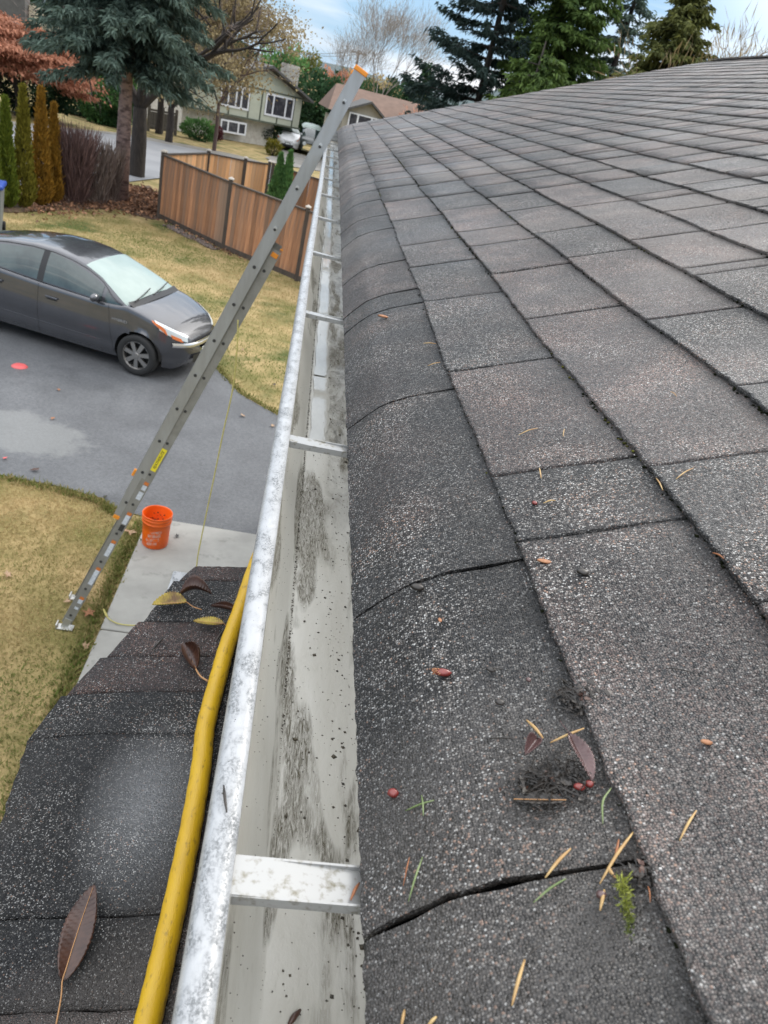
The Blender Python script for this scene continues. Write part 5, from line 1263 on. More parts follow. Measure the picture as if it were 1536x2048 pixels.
# --- shrubs across the street
p = ongr(203, 250); shrub('round_bush', 'large round green bush left of the pink spruce trunk', 'bush', (p[0] + .1, p[1] + .6), 3.1, 1.6, 1.3, 'bushgreen', n=8500, leaf=.2, lw=.12)
p = ongr(392, 282); shrub('round_bush', 'low green mounded bush at the far kerb', 'bush', (p[0], p[1] + .8), 1.25, 1.1, .9, 'bushgreen', n=3500, leaf=.12, lw=.08)
p = ongr(424, 284); shrub('round_bush', 'small purple-red bush touching the green mound', 'bush', (p[0], p[1] + 1.0), 1.0, .5, .5, 'redbush', n=1600, leaf=.10, lw=.07)
p = ongr(527, 292); shrub('round_bush', 'dark rounded bush in front of the green house', 'bush', (p[0], p[1] + 1), 1.7, 1.2, 1.0, 'hedge', n=3600, leaf=.14, lw=.09)
p = ongr(450, 276); shrub('hedge', 'low dark hedge under the lower windows of the green house', 'hedge', (p[0] + .4, p[1] + 1.6), 1.4, 1.9, .8, 'hedge', n=4200, leaf=.14, lw=.09)
p = ongr(20, 232); shrub('round_bush', 'dark green bush under the red maple', 'bush', (p[0], p[1] + 3), 2.6, 2.0, 1.3, 'hedge', n=4200, leaf=.18, lw=.12)
p = ongr(120, 232); shrub('hedge', 'brown-green hedge between the maple and the round bush', 'hedge', (p[0], p[1] + 3.5), 1.6, 2.4, .9, 'hedge', n=3500, leaf=.2, lw=.12)
p = ongr(545, 312); shrub('potted_shrub', 'small scrappy shrub in a tub by the white car', 'shrub', (p[0], p[1]), 1.0, .55, .5, 'cedar_olive', n=600, leaf=.2, lw=.08)
# --- twin arborvitae behind the fence
b1 = ongr(556, 405); b2 = ongr(578, 402)
for (tx, ty, lb) in ((566, 312, 'left spire of the twin green arborvitae behind the fence'), (585, 307, 'right spire of the twin green arborvitae behind the fence')):
    Ya = 24.5; t_ = ony(tx, ty, Ya); h_ = t_[2] - GZ
    shrub('arborvitae', lb, 'shrub', (t_[0] - .05, Ya), h_, .36, .36, 'bushgreen', 'twin arborvitae', n=5200, leaf=.12, lw=.04, shape='column', stem=False)
q = ongr(632, 470); shrub('round_bush', 'green bush between the two cedar fences', 'bush', (q[0], q[1] + .8), 1.1, .5, .5, 'bushgreen', n=1500, leaf=.1, lw=.06)
# --- autumn trees
def atpx(px, py, Y): r = ony(px, py, Y); return r
q = atpx(432, 260, 50); broadleaf('thin-trunked yellow-brown autumn tree before the left windows of the green house', q[0], 50, 9.0, 3, 'autumn', n=15000, leaf=.15, depth=4, cl=.62, tr=.11, bark='twig', spread=.5, L0=2.1, zmin=6.0, group='autumn trees across the street')
q = atpx(318, 250, 53); broadleaf('wide yellow-brown autumn tree behind the spruce', q[0], 53, 8.5, 3, 'autumn', n=12000, leaf=.22, depth=4, cl=.7, tr=.2, spread=.6, L0=2.0, group='autumn trees across the street')
q = atpx(340, 245, 48); broadleaf('leaning half-bare tree with moss over the low wooden fence', q[0], 48, 6.5, 3, 'autumn', n=2500, leaf=.2, depth=4, cl=.5, tr=.2, spread=.65, L0=1.6, twigs=900, name='bare_tree')
q = atpx(20, 60, 70); broadleaf('yellow-green tree behind the far left house', q[0] - 2, 70, 15, 4, 'autumn', n=9000, leaf=.35, depth=3, cl=1.1, tr=.25, name='autumn_tree')
# --- trees beyond the green house
for i, (px, py, Y, H, rx, m, lb) in enumerate([
        (640, 190, 78, 5.2, 2.8, 'hedge', 'dark evergreen thicket right of the green house chimney'), (612, 185, 84, 5.6, 2.2, 'hedge', 'dark evergreen directly behind the green house chimney'),
        (560, 160, 86, 6.9, 2.3, 'bushgreen', 'green tree rising behind the green house roof'), (600, 150, 92, 7.0, 2.0, 'cypress2', 'yellowish tree peeking above the green house roof'),
        (668, 230, 78, 4.6, 2.0, 'hedge', 'low dark bush behind the pale-roofed van'), (690, 215, 79, 5.4, 1.6, 'hedge', 'dark bush between the van and the orange-roofed house'),
        (770, 190, 100, 6.3, 3.2, 'hedge', 'dark green tree behind the orange roof'), (735, 170, 110, 6.8, 2.8, 'autumn', 'brownish tree behind the utility pole'), (812, 200, 105, 6.4, 3.2, 'autumn', 'russet tree right behind the orange ridge'),
        (676, 160, 115, 6.6, 2.2, 'maple', 'distant reddish tree left of the utility pole'), (868, 215, 85, 6.0, 2.6, 'fir', 'dark evergreen mass at the end of the orange roof')]):
    q = atpx(px, py, Y); zg = gz(0, Y)
    # the crown's top lands a little above the given pixel
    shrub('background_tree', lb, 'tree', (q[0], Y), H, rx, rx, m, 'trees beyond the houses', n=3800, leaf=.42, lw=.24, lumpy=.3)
q = atpx(835, 190, 80)
for (px, H, r, lb) in ((842, 9.2, 1.6, 'slim dark conifer with a pointed top beyond the orange roof'), (818, 7.4, 1.1, 'shorter slim conifer left of the pointed one')):
    q = atpx(px, 200, 82); conifer(lb, q[0], 82, H, 1.0, r, 'hedge', name='conifer', dz=.4, tuft=.5, tw=.2, den=5, nb=6, group='trees beyond the houses', tr=.12)
q = atpx(757, 175, 96); broadleaf('tall pale bare tree against the sky behind the pole', q[0], 96, 13.5, 4, None, name='bare_tree', depth=5, tr=.12, spread=.32, L0=3.0, twigs=3500, cl=.7, bark='twig_pale', twm='twig_pale')
q = atpx(700, 165, 104); broadleaf('smaller pale bare tree left of the pole', q[0], 104, 10.5, 3, None, name='bare_tree', depth=4, tr=.10, spread=.35, L0=2.4, twigs=1600, cl=.7, bark='twig_pale', twm='twig_pale')
# distant wood closing the horizon
fo = Fol(); n = 26000; X_ = rng.uniform(-150, 190, n); Y_ = 150 + rng.uniform(0, 35, n); top_ = 5.6 + 1.6 * np.sin(X_ * .21) + 1.1 * np.sin(X_ * .57 + 1) + .7 * np.sin(X_ * 1.3)
Z_ = gz(0, 99) + rng.uniform(0, 1, n) * top_; fo.add(np.stack([X_, Y_, Z_], 1), unit(n) + np.array([0, 0, .5]), 1.5, 1.0, .35 + .25 * np.sin(X_ * .4) + rng.normal(size=n) * .2)
tag(fo.build('far_wood', MAT['hedge']), 'far band of mixed trees along the horizon', 'trees', kind='stuff')
# --- conifers behind the roof on the right
def behind(px, Y): q = ony(px, 1024 * 0 + (165 + .268 * (px - 672)), Y); return q[0]
conifer('tall dark open-branched fir behind the roof, nearest the pole', behind(946, 36), 36, 19, 2.2, 3.7, 'fir', name='fir_tree', nb=6, dz=.40, droop=.22, tuft=.30, tw=.07, den=9, tip=1.6, gap=.15, hang=.5, tr=.17, fill=1.6, pw=.5)
conifer('broad bright green cypress behind the roof, right of the dark fir', behind(1075, 34), 34, 14.5, 1.0, 3.0, 'cypress', name='cypress_tree', nb=9, dz=.26, droop=.30, tuft=.28, tw=.09, den=9, hang=.5, fill=1.8, pw=.62)
conifer('low spreading green cypress bough clump at the dark fir foot', behind(1040, 31), 31, 7.6, 1.0, 2.5, 'cypress', name='cypress_tree', nb=8, dz=.3, droop=.35, tuft=.28, tw=.09, den=8, hang=.5, fill=1.6, pw=.5)
conifer('slim blue-green spruce between the two cypresses', behind(1172, 37), 37, 13.8, 1.0, 1.6, 'spruce', name='spruce_tree', nb=7, dz=.34, droop=.35, tuft=.28, tw=.07, den=9, hang=.4, fill=1.5, gap=.1, pw=.4)
conifer('olive green cypress with a narrow top above the roof ridge', behind(1268, 30), 30, 10.8, 1.0, 3.7, 'cypress2', name='cypress_tree', nb=11, dz=.24, droop=.25, tuft=.26, tw=.08, den=9, hang=.4, fill=1.8, pw=.75)
broadleaf('bare pale-branched tree against the bright sky at the right', behind(1440, 27), 27, 9.5, 3, None, name='bare_tree', depth=4, tr=.10, spread=.42, L0=2.2, twigs=900, cl=.35, bark='twig_gold', twm='twig_gold')

# ================================================================== HOUSES ACROSS THE STREET
MAT['sage'] = mat('sage_green_siding', (0.50, 0.52, 0.42), 0.7, c2=(0.45, 0.47, 0.38), scale=2)
MAT['sage_dark'] = mat('dark_green_trim', (0.10, 0.115, 0.085), 0.6)
MAT['whitebrick'] = mat('whitewashed_brick', (0.66, 0.63, 0.57), 0.8, c2=(0.50, 0.46, 0.40), scale=4, detail=8)
MAT['wtrim'] = mat('white_window_trim', (0.74, 0.75, 0.78), 0.5)
MAT['greyroof'] = mat('grey_far_shingles', (0.10, 0.098, 0.095), 0.85, c2=(0.075, 0.073, 0.07), scale=3, detail=8)
MAT['orangeroof'] = mat('faded_orange_shingles', (0.17, 0.108, 0.08), 0.85, c2=(0.13, 0.083, 0.062), scale=2, detail=8)
MAT['beige'] = mat('beige_siding', (0.36, 0.33, 0.27), 0.75, c2=(0.31, 0.285, 0.235), scale=2)
MAT['cream'] = mat('cream_siding', (0.62, 0.56, 0.42), 0.75, c2=(0.55, 0.49, 0.36), scale=2)
MAT['curtain'] = mat('dark_room', (0.035, 0.035, 0.045), 0.3, c2=(0.09, 0.09, 0.10), scale=2.5, lo=.5, hi=.6)
MAT['brick'] = mat('chimney_brick', (0.40, 0.38, 0.33), 0.85, c2=(0.33, 0.31, 0.27), scale=7, objvar=.15)
def window(parent, x0, x1, z0, z1, y, mull, fw_=.12):
    w = MB(); t = .06
    for (a, b, c, d) in ((x0, x1, z0, z0 + fw_), (x0, x1, z1 - fw_, z1), (x0, x0 + fw_, z0 + fw_, z1 - fw_), (x1 - fw_, x1, z0 + fw_, z1 - fw_)):
        w.box(((a + b) / 2, y - t / 2, (c + d) / 2), (b - a, t, d - c))
    for mx_ in mull: w.box((mx_, y - t / 2, (z0 + z1) / 2), (.13, t, z1 - z0 - 2 * fw_))
    wo_ = w.build('window', MAT['wtrim'], parent)
    ed = [x0 + fw_] + list(mull) + [x1 - fw_]
    for a, b in zip(ed[:-1], ed[1:]):
        m_ = MB(); m_.box(((a + b) / 2, y - .012, (z0 + z1) / 2), (b - a - .02, .02, z1 - z0 - 2 * fw_)); m_.build('pane', MAT['curtain'], wo_)
    return wo_
zb = -3.75
A_ = onz(430, 225, zb); B_ = onz(596, 258, zb); dv = (B_ - A_); Lh = math.hypot(dv[0], dv[1]); ang = math.atan2(dv[1], dv[0]); hg = gz(0, 60)
gh_ = empty('house', (A_[0], A_[1], hg), ang, 'sage green two-storey house with half-timber strips and a grey gable roof', 'house')
bz = zb - hg; eave = bz + 2.15; dpt = 9.0; x0h = -2.2; apx = Lh * .52; apz = eave + 1.4
mb = MB(); mb.prism([(x0h, bz), (Lh, bz), (Lh, eave), (apx, apz), (x0h, eave - .05)], 1, 0, dpt); mb.build('upper_wall', MAT['sage'], gh_)
mb = MB(); mb.box(((x0h + Lh * .76) / 2, dpt / 2 + .35, bz / 2 - .1), (Lh * .76 - x0h, dpt - .6, bz + .18)); mb.build('lower_wall', MAT['whitebrick'], gh_)
mb = MB(); mb.box((Lh * .88, dpt / 2 + 3.0, bz / 2 - .1), (Lh * .24, dpt - 5, bz + .18)); mb.build('garage_wall', MAT['curtain'], gh_)  # garage under the overhang, its shadow put into the dark wall colour
for nm, pts in (('roof_slope', [(apx, apz + .05), (Lh + .55, eave - .17), (Lh + .55, eave - .02), (apx, apz + .22)]), ('roof_slope', [(apx, apz + .05), (x0h - .5, eave - .3), (x0h - .5, eave - .15), (apx, apz + .22)])):
    mb = MB(); mb.prism(pts, 1, -.75, dpt + .5); mb.build(nm, MAT['greyroof'], gh_)
for xx in (1.0 * Lh / 7, 2.55 * Lh / 7, 3.55 * Lh / 7, 5.0 * Lh / 7, 6.35 * Lh / 7):
    full = True
    mb = MB(); mb.box((xx, -.03, bz + (1.05 if True else .4)), (.09, .05, 2.0)) if xx > 2.2 * Lh / 7 and xx not in (5.0 * Lh / 7,) else mb.box((xx, -.03, bz + .35), (.09, .05, .62)); mb.build('timber_strip', MAT['sage_dark'], gh_)
mb = MB(); mb.box((Lh / 2 - 1.0, -.04, bz + .02), (Lh + 2.3, .08, .12)); mb.build('timber_belt', MAT['sage_dark'], gh_)
mb = MB(); mb.box((Lh / 2 - 1.0, -.035, eave - .05), (Lh + 2.3, .06, .09)); mb.build('timber_belt', MAT['sage_dark'], gh_)
window(gh_, .25, 2.75, bz + .52, bz + 2.0, -.01, (.95, 1.6, 2.05), .13); window(gh_, Lh * .55, Lh * .90, bz + .50, bz + 1.98, -.01, (Lh * .645, Lh * .80), .13)
window(gh_, .55, 2.8, bz - 1.15, bz - .30, .04, (1.2, 2.1), .12)
# chimney of separate courses
ch = MB(); ch.box((Lh + .15, 2.2, eave + .85), (1.0, 1.0, 2.3)); cho = ch.build('chimney', MAT['brick'], gh_)
for k in range(8):
    mb = MB(); mb.box((Lh + .15, 2.2, eave + .15 + k * .24), (1.05, 1.05, .19)); mb.build('brick_course', MAT['brick'], cho)
# orange-roofed bungalow on the right
Yo = 60
def z_at(px, py, Y): return ony(px, py, Y)[2]
hg = gz(0, 60); o0 = ony(684, 240, Yo); W1 = ony(776, 250, Yo)[0] - o0[0]
ob = empty('house', (o0[0], Yo, hg), math.radians(6), 'low beige house with a faded orange shingle roof, behind the ladder top', 'house')
eaL = z_at(686, 222, Yo) - hg; eaR = eaL - .15; ap = z_at(735, 206, Yo) - hg; ea = eaL
mb = MB(); mb.prism([(0, 0), (W1, 0), (W1, eaR), (W1 * .55, ap), (0, eaL)], 1, 0, 3.2); mb.build('wall', MAT['beige'], ob)
for pts in ([(W1 * .55, ap + .02), (W1 + .5, eaR - .28), (W1 + .5, eaR - .14), (W1 * .55, ap + .17)], [(W1 * .55, ap + .02), (-.6, eaL - .22), (-.6, eaL - .08), (W1 * .55, ap + .17)]):
    mb = MB(); mb.prism(pts, 1, -.5, 4.5); mb.build('roof_slope', MAT['greyroof'], ob)
rz = z_at(712, 176, Yo + 6) - hg; rz2 = z_at(862, 214, Yo + 6) - hg; rx = ony(712, 176, Yo + 6)[0] - o0[0]; rx2 = ony(868, 216, Yo + 6)[0] - o0[0]
mb = MB(); mb.add([(-.9, 2.0, ea - .15), (rx2 + .8, 2.0, ea - .55), (rx2, 6, rz2), (rx - .9, 6, rz), (-.9, 11, ea - .2), (rx2 + .8, 11, ea - .5)], [(0, 1, 2, 3), (3, 2, 5, 4), (1, 5, 2), (0, 3, 4)]); mb.build('main_roof', MAT['orangeroof'], ob)
mb = MB(); mb.box((rx2 / 2, 6.6, (ea - .7) / 2), (rx2 + .4, 8.2, ea - .7)); mb.build('rear_wall', MAT['beige'], ob)
wx0 = ony(697, 235, Yo)[0] - o0[0]; wx1 = ony(759, 245, Yo)[0] - o0[0]; wz1 = z_at(700, 223, Yo) - hg; wz0 = wz1 - 1.15
window(ob, wx0, wx1, wz0, wz1, -.01, (wx0 + (wx1 - wx0) * .3, wx0 + (wx1 - wx0) * .75), .1)
q = atpx(850, 225, 60); shrub('russet_bush', 'russet twiggy bush against the orange roof', 'bush', (q[0] - .5, 60), 5.1, 1.6, 1.2, 'maple', n=1800, leaf=.22, lw=.06)
# cream house at the far left, behind maple and spruce
Yc = 62; c0 = ony(52, 90, Yc); cg = gz(0, 62)
cb = empty('house', (c0[0], Yc, cg), math.radians(6), 'cream house with a dark roof and grey stack, glimpsed behind the spruce', 'house')
ez = z_at(75, 78, Yc) - cg
mb = MB(); mb.box((7.2, 4, ez / 2), (13.5, 8, ez)); mb.build('wall', MAT['cream'], cb)
mb = MB(); mb.prism([(-.6, ez), (3.2, ez + 1.9), (12, ez + 1.9), (15, ez)], 1, -.4, 8.4); mb.build('roof', MAT['greyroof'], cb)
mb = MB(); mb.box((-.6, -.6, ez + 1.6), (1.7, 1.4, 2.6)); sk = mb.build('stack', MAT['greyroof'], cb)
for xx in (-1.1, -.1): mb = MB(); mb.box((xx, -.6, ez + 3.1), (.5, .5, .5)); mb.build('flue_cap', MAT['wtrim'], sk)
mb = MB(); mb.box((1.4, .2, ez + 1.0), (2.2, 1.2, 1.8)); mb.build('dormer', MAT['cream'], cb)
for a, b in ((3.4, 5.2), (8.2, 9.8), (11, 12.6)): window(cb, a, b, ez - 2.3, ez - 1.0, -.01, ((a + b) / 2,))
# utility pole and wires
MAT['pole'] = mat('pole_wood', (0.09, 0.07, 0.055), 0.9)
Yp = 115; pt = ony(718, 104, Yp); pb = (pt[0], Yp, gz(0, 99)); po = empty('utility_pole', pb, label='wooden utility pole with a crossarm rising above the ladder top', cat='utility pole')
hp_ = pt[2] - pb[2]
mb = MB(); mb.tube([(0, 0, 0), (0, 0, hp_ + .2)], [.18, .13], 8); mb.build('pole', MAT['pole'], po)
mb = MB(); mb.box((0, -.15, hp_ - .15), (1.9, .12, .16)); ca = mb.build('crossarm', MAT['pole'], po)
for xx in (-.8, -.3, .3, .8): mb = MB(); mb.tube([(xx, -.15, hp_ - .07), (xx, -.15, hp_ + .16)], [.06, .045], 6); mb.build('insulator', MAT['pole'], ca)
for i, (px, py, dx) in enumerate(((560, 81, -.8), (556, 84, .8))):
    e = ony(px, py, 70); a = np.array([pt[0] + dx, Yp - .15, pt[2] + .1]); far = a + (e - a) * 1.3
    pts = [a + (far - a) * t + np.array([0, 0, -3.0 * t * (1 - t)]) for t in np.linspace(0, 1, 24)]
    mb = MB(); mb.tube([Vector(p) for p in pts], .022, 4, cap=False); tag(mb.build('power_line', MAT['pole']), ['upper power line running left from the pole', 'lower power line running left from the pole'][i], 'power line', 'power lines')
# blue-lidded bin at the left edge
MAT['bluelid'] = mat('blue_plastic_lid', (0.02, 0.06, 0.30), 0.4); MAT['greybin'] = mat('grey_bin_plastic', (0.16, 0.18, 0.19), 0.5)
b = ongr(-20, 462); bn_ = empty('recycling_bin', (b[0], b[1], b[2]), .25, 'grey bin with a blue lid at the left edge of the lawn', 'bin')
mb = MB(); mb.add([(-.22, -.25, 0), (.22, -.25, 0), (.22, .25, 0), (-.22, .25, 0), (-.28, -.33, .95), (.28, -.33, .95), (.28, .33, .95), (-.28, .33, .95)], [(0, 3, 2, 1), (4, 5, 6, 7), (0, 1, 5, 4), (1, 2, 6, 5), (2, 3, 7, 6), (3, 0, 4, 7)]); mb.build('bin_body', MAT['greybin'], bn_, bevel=.02)
mb = MB(); mb.box((0, 0, 1.0), (.64, .74, .09)); mb.build('lid', MAT['bluelid'], bn_, bevel=.03)
for sx in (-1, 1): mb = MB(); mb.lathe([(0, -.03), (.1, -.03), (.1, .03), (0, .03)], c=(sx * .25, .27, .1), n=14, axis='X'); mb.build('wheel', MAT['rubber'], bn_)

# ================================================================== GRASS
MAT['grass'] = mat('grass_blades', (0.42, 0.31, 0.15), 0.8, attr=(0.11, 0.16, 0.03), transl=.2, spec=.2)
def grass(n, xr, yr, ok, size, name, label):
    X_ = rng.uniform(*xr, n); Y_ = rng.uniform(*yr, n); k = np.array([ok(a, b) for a, b in zip(X_, Y_)]); X_, Y_ = X_[k], Y_[k]; m_ = len(X_)
    gx = np.array([nzA(a * 1.3, b * 1.3) + .5 * nzB(a * 3, b * 3) for a, b in zip(X_, Y_)])
    edge = np.array([ok(a, b + .0) for a, b in zip(X_, Y_)]) * 1.0
    tone = np.clip((.12 if yr[1] < 8 else .42) + gx * 1.0 + .75 * np.exp(-np.abs(-1.21 - X_) / .28) * (name == 'grass') * (Y_ < 7.3) + rng.normal(size=m_) * .16, 0, 1)
    D_ = rng.normal(size=(m_, 3)) * .8; D_[:, 2] = np.abs(D_[:, 2]) + .35
    fo = Fol(); fo.add(np.stack([X_, Y_, np.full(m_, GZ + .002)], 1), D_, size * rng.uniform(.5, 1.4, m_), size * .22, tone); o = fo.build(name, MAT['grass']); tag(o, label, 'grass', kind='stuff'); return o
ne = sorted(near_edge); 
def near_lawn(x, y): return x < -1.215 and y < float(np.interp(x, [p[0] for p in ne], [p[1] for p in ne]))
fe = sorted([(p[0], p[1]) for p in far_edge + [(-1.9, 13.0), (-3.6, 13.9), (-9, 15.6)]])
def far_lawn(x, y): return y > float(np.interp(x, [p[0] for p in fe], [p[1] for p in fe])) and y < float(np.interp(x, [-9, P1[0], P2[0], P3[0], 2], [20.5, P1[1], P2[1], P3[1], 17.5]))
grass(60000, (-5, -1.2), (2.6, 7.3), near_lawn, .035, 'grass', 'dry straw and green grass of the near lawn by the walkway')
grass(60000, (-9, 1.6), (10, 22), far_lawn, .05, 'grass', 'yellow-green grass of the far lawn by the fence')
# greener fringe along walk and drive edges
def fringe(pts, n, name, label):
    C_ = []; 
    for _ in range(n):
        t = r2.random() * (len(pts) - 1); i = int(t); a = np.array(pts[i]); b = np.array(pts[i + 1]); q = a + (b - a) * (t - i) + rng.normal(size=2) * .035; C_.append((q[0], q[1], GZ))
    D_ = rng.normal(size=(n, 3)) * .6; D_[:, 2] = np.abs(D_[:, 2]) + .6; fo = Fol(); fo.add(np.array(C_), D_, .06 * rng.uniform(.5, 1.4, n), .014, rng.uniform(.25, 1.0, n)); tag(fo.build(name, MAT['grass']), label, 'grass', kind='stuff')
fringe([(-1.27, y) for y in np.linspace(3, 6.9, 14)], 2600, 'grass_fringe', 'green grass fringe along the walkway edge')
fringe([(a, b - .06) for a, b in near_edge], 1500, 'grass_fringe', 'green grass fringe at the near edge of the driveway')
fringe([(a, b + .08) for a, b in far_edge], 1100, 'grass_fringe', 'green grass fringe at the far edge of the driveway')

# ================================================================== SMALL THINGS
MAT['needle_y'] = mat('dry_yellow_needle', (0.50, 0.35, 0.15), 0.5, c2=(0.36, 0.20, 0.075), scale=60)
MAT['needle_g'] = mat('green_needle', (0.12, 0.17, 0.055), 0.4, c2=(0.22, 0.27, 0.12), scale=60)
MAT['needle_o'] = mat('orange_brown_needle', (0.34, 0.13, 0.05), 0.5, c2=(0.22, 0.08, 0.03), scale=60)
MAT['twig_dark'] = mat('wet_dark_twig', (0.008, 0.007, 0.006), 0.4, c2=(0.035, 0.028, 0.022), scale=120)
MAT['leaf_brown'] = mat('brown_leaf', (0.040, 0.018, 0.013), 0.32, c2=(0.085, 0.038, 0.024), scale=40, detail=7, spec=.5)
MAT['leaf_purple'] = mat('dark_purple_leaf', (0.07, 0.035, 0.033), 0.25, c2=(0.12, 0.065, 0.062), scale=60, spec=.7)
MAT['leaf_yellow'] = mat('yellow_brown_leaf', (0.36, 0.27, 0.03), 0.5, c2=(0.12, 0.06, 0.015), scale=35, detail=6, lo=.4, hi=.6)
MAT['vein'] = mat('leaf_rib', (0.42, 0.22, 0.09), 0.45)
MAT['bud'] = mat('red_bud', (0.22, 0.025, 0.018), 0.25, c2=(0.09, 0.012, 0.01), scale=80, spec=.7)
MAT['catkin'] = mat('orange_catkin', (0.36, 0.17, 0.08), 0.6, c2=(0.22, 0.08, 0.03), scale=200)
MAT['mossy'] = mat('moss_sprig', (0.05, 0.07, 0.008), 0.7, attr=(0.22, 0.24, 0.03))
MAT['redthing'] = mat('red_plastic', (0.55, 0.09, 0.09), 0.5)
MAT['straw'] = mat('dry_tan_leaf', (0.40, 0.28, 0.18), 0.7, c2=(0.28, 0.16, 0.09), scale=30)
def onr(px, py, lift=0.0): return march(px, py, lambda x, y: roof_z(x, y) + lift, .15, 10)
def needle(a, b, m, label, w=0.0009, bend=.02, group='fir needles dropped on the shingles', f=onr, third=None, name='pine_needle', cat='needle', lift=.0012):
    A = f(*a) + np.array([0, 0, lift]); B = f(*b) + np.array([0, 0, lift + .0008]); mid = (A + B) / 2 + np.array([bend * (B - A)[1], -bend * (B - A)[0], .0012])
    P = smooth_path([A, mid, B], 4); mb = MB(); nn = len(P); mb.tube([Vector(p) for p in P], [w * .60 * (0.4 + 0.8 * math.sin(PI * (i + .6) / nn)) for i in range(nn)], 5)
    if third:
        C_ = f(*third) + np.array([0, 0, lift]); mb.tube([Vector(mid * .5 + B * .5), Vector(C_)], [w * .9, w * .4], 5)
    o = mb.build(name, m, smooth=True); tag(o, label, cat, group); return o
Yl, Gr, Or = MAT['needle_y'], MAT['needle_g'], MAT['needle_o']
needle((1140, 1700), (1088, 1760), Yl, 'broad yellow needle just above the near tab joint', .0014)
needle((1130, 1760), (1064, 1810), Gr, 'pale green needle just below the near tab joint', .0009)
needle((844, 1717), (815, 1808), Gr, 'long pale green needle on the rolled shingle edge', .0009)
needle((818, 1717), (805, 1776), Or, 'short orange needle left of the long pale green one', .0007)
needle((867, 1603), (809, 1626), Gr, 'green needle lying across another, near the red bud', .0009, bend=0)
needle((842, 1593), (845, 1636), Gr, 'green needle lying under another, near the red bud', .0008, bend=0)
needle((1221, 1579), (1203, 1652), Gr, 'curved dark green needle right of the debris clump', .0009, bend=.12)
needle((1265, 1667), (1197, 1772), Yl, 'forked yellow-orange needle at the course edge', .0013, third=(1230, 1760))
needle((1236, 1682), (1226, 1726), Or, 'reddish needle beside the forked yellow one', .0010)
needle((1048, 1922), (1021, 2016), Yl, 'long straw yellow needle nearest the bottom of the picture', .0013)
needle((1391, 1624), (1356, 1686), Yl, 'straw coloured needle alone on the big right shingle', .0011)
needle((1207, 1782), (1197, 1826), Yl, 'stubby orange needle beside the pink bud', .0013)
needle((1052, 1443), (1084, 1481), Yl, 'yellow-green needle at the top left of the debris clump', .0015)
needle((1099, 1488), (1166, 1461), Yl, 'yellow needle crossing the stalk of the purple leaf', .0012)
needle((718, 1768), (700, 1804), Or, 'orange needle lying on the near gutter strap', .0016, f=lambda x, y: march(x, y, lambda a, b: -0.411, .15, 3))
needle((729, 1846), (742, 1894), Yl, 'orange-yellow needle at the shingle rim below the strap', .0012)
needle((1294, 1775), (1297, 1810), Or, 'thin red needle by the mossy course edge', .0005)
needle((1311, 958), (1324, 984), Yl, 'pale needle in the tab joint of the second course', .0010)
needle((1386, 938), (1350, 962), Yl, 'tan needle across the tab joint of the third course', .0010)
needle((1078, 938), (1081, 960), Yl, 'tiny tan needle standing at the end of a tab joint', .0011)
needle((1075, 858), (1036, 873), Yl, 'pale needle lying across the first course further up', .0009)
needle((1128, 860), (1125, 876), Yl, 'very short pale needle right of the slanted one', .0008)
needle((846, 688), (872, 690), Yl, 'thin tan needle near the far end of a rolled shingle', .0011)
needle((855, 733), (880, 727), Yl, 'thin tan needle below the other on the rolled shingle', .0010)
needle((1110, 1003), (1085, 1010), Yl, 'fine curved dry needle beside a red speck', .0010)
needle((1340, 785), (1352, 796), Yl, 'pale needle fleck high on the third course', .0009)
needle((1424, 1108), (1446, 1122), Or, 'small rust needle under the mossy edge', .0010)
needle((808, 2022), (800, 2060), Yl, 'yellow needle cut off by the bottom of the picture, left one', .0012)
needle((872, 2036), (850, 2062), Yl, 'yellow needle cut off by the bottom of the picture, right one', .0013)
for i, (a, b, l_) in enumerate((((303, 1309), (326, 1284), 'short dark twig on the lower roof left of the leaf curl'), ((447, 1267), (430, 1294), 'short dark twig on the lower roof close to the hose'))):
    needle(a, b, MAT['twig_dark'], l_, .0028, name='twig', cat='twig', group='twigs on the lower roof', f=lambda x, y: onp(x, y) + np.array([0, 0, .008]))
needle((447, 1573), (453, 1629), MAT['twig_dark'], 'small grey-brown stick on the white gutter lip', .0014, name='twig', cat='twig', group=None, f=lambda x, y: march(x, y, lambda a, b: gz_top + .001, .15, 3))
needle((600, 2022), (575, 2056), MAT['leaf_brown'], 'reddish brown scrap on the gutter floor', .003, name='bud_scrap', cat='scrap', group=None, f=lambda x, y: march(x, y, lambda a, b: FLZ + .003, .15, 3))
needle((960, 1338), (1015, 1345), MAT['twig_dark'], 'thin dark twig near a speck above the clump', .0006, name='twig', cat='twig', group='twigs on the shingles')
needle((1330, 1338), (1392, 1352), MAT['twig_dark'], 'long thin dark twig lying in the broad tab', .0007, name='twig', cat='twig', group='twigs on the shingles')
needle((1082, 1893), (1048, 1922), MAT['twig_dark'], 'thin dark stalk ending at the straw needle', .0006, name='twig', cat='twig', group='twigs on the shingles')
needle((977, 1480), (1028, 1482), MAT['twig_dark'], 'short dark twig left of the debris clump', .0009, name='twig', cat='twig', group='twigs on the shingles')
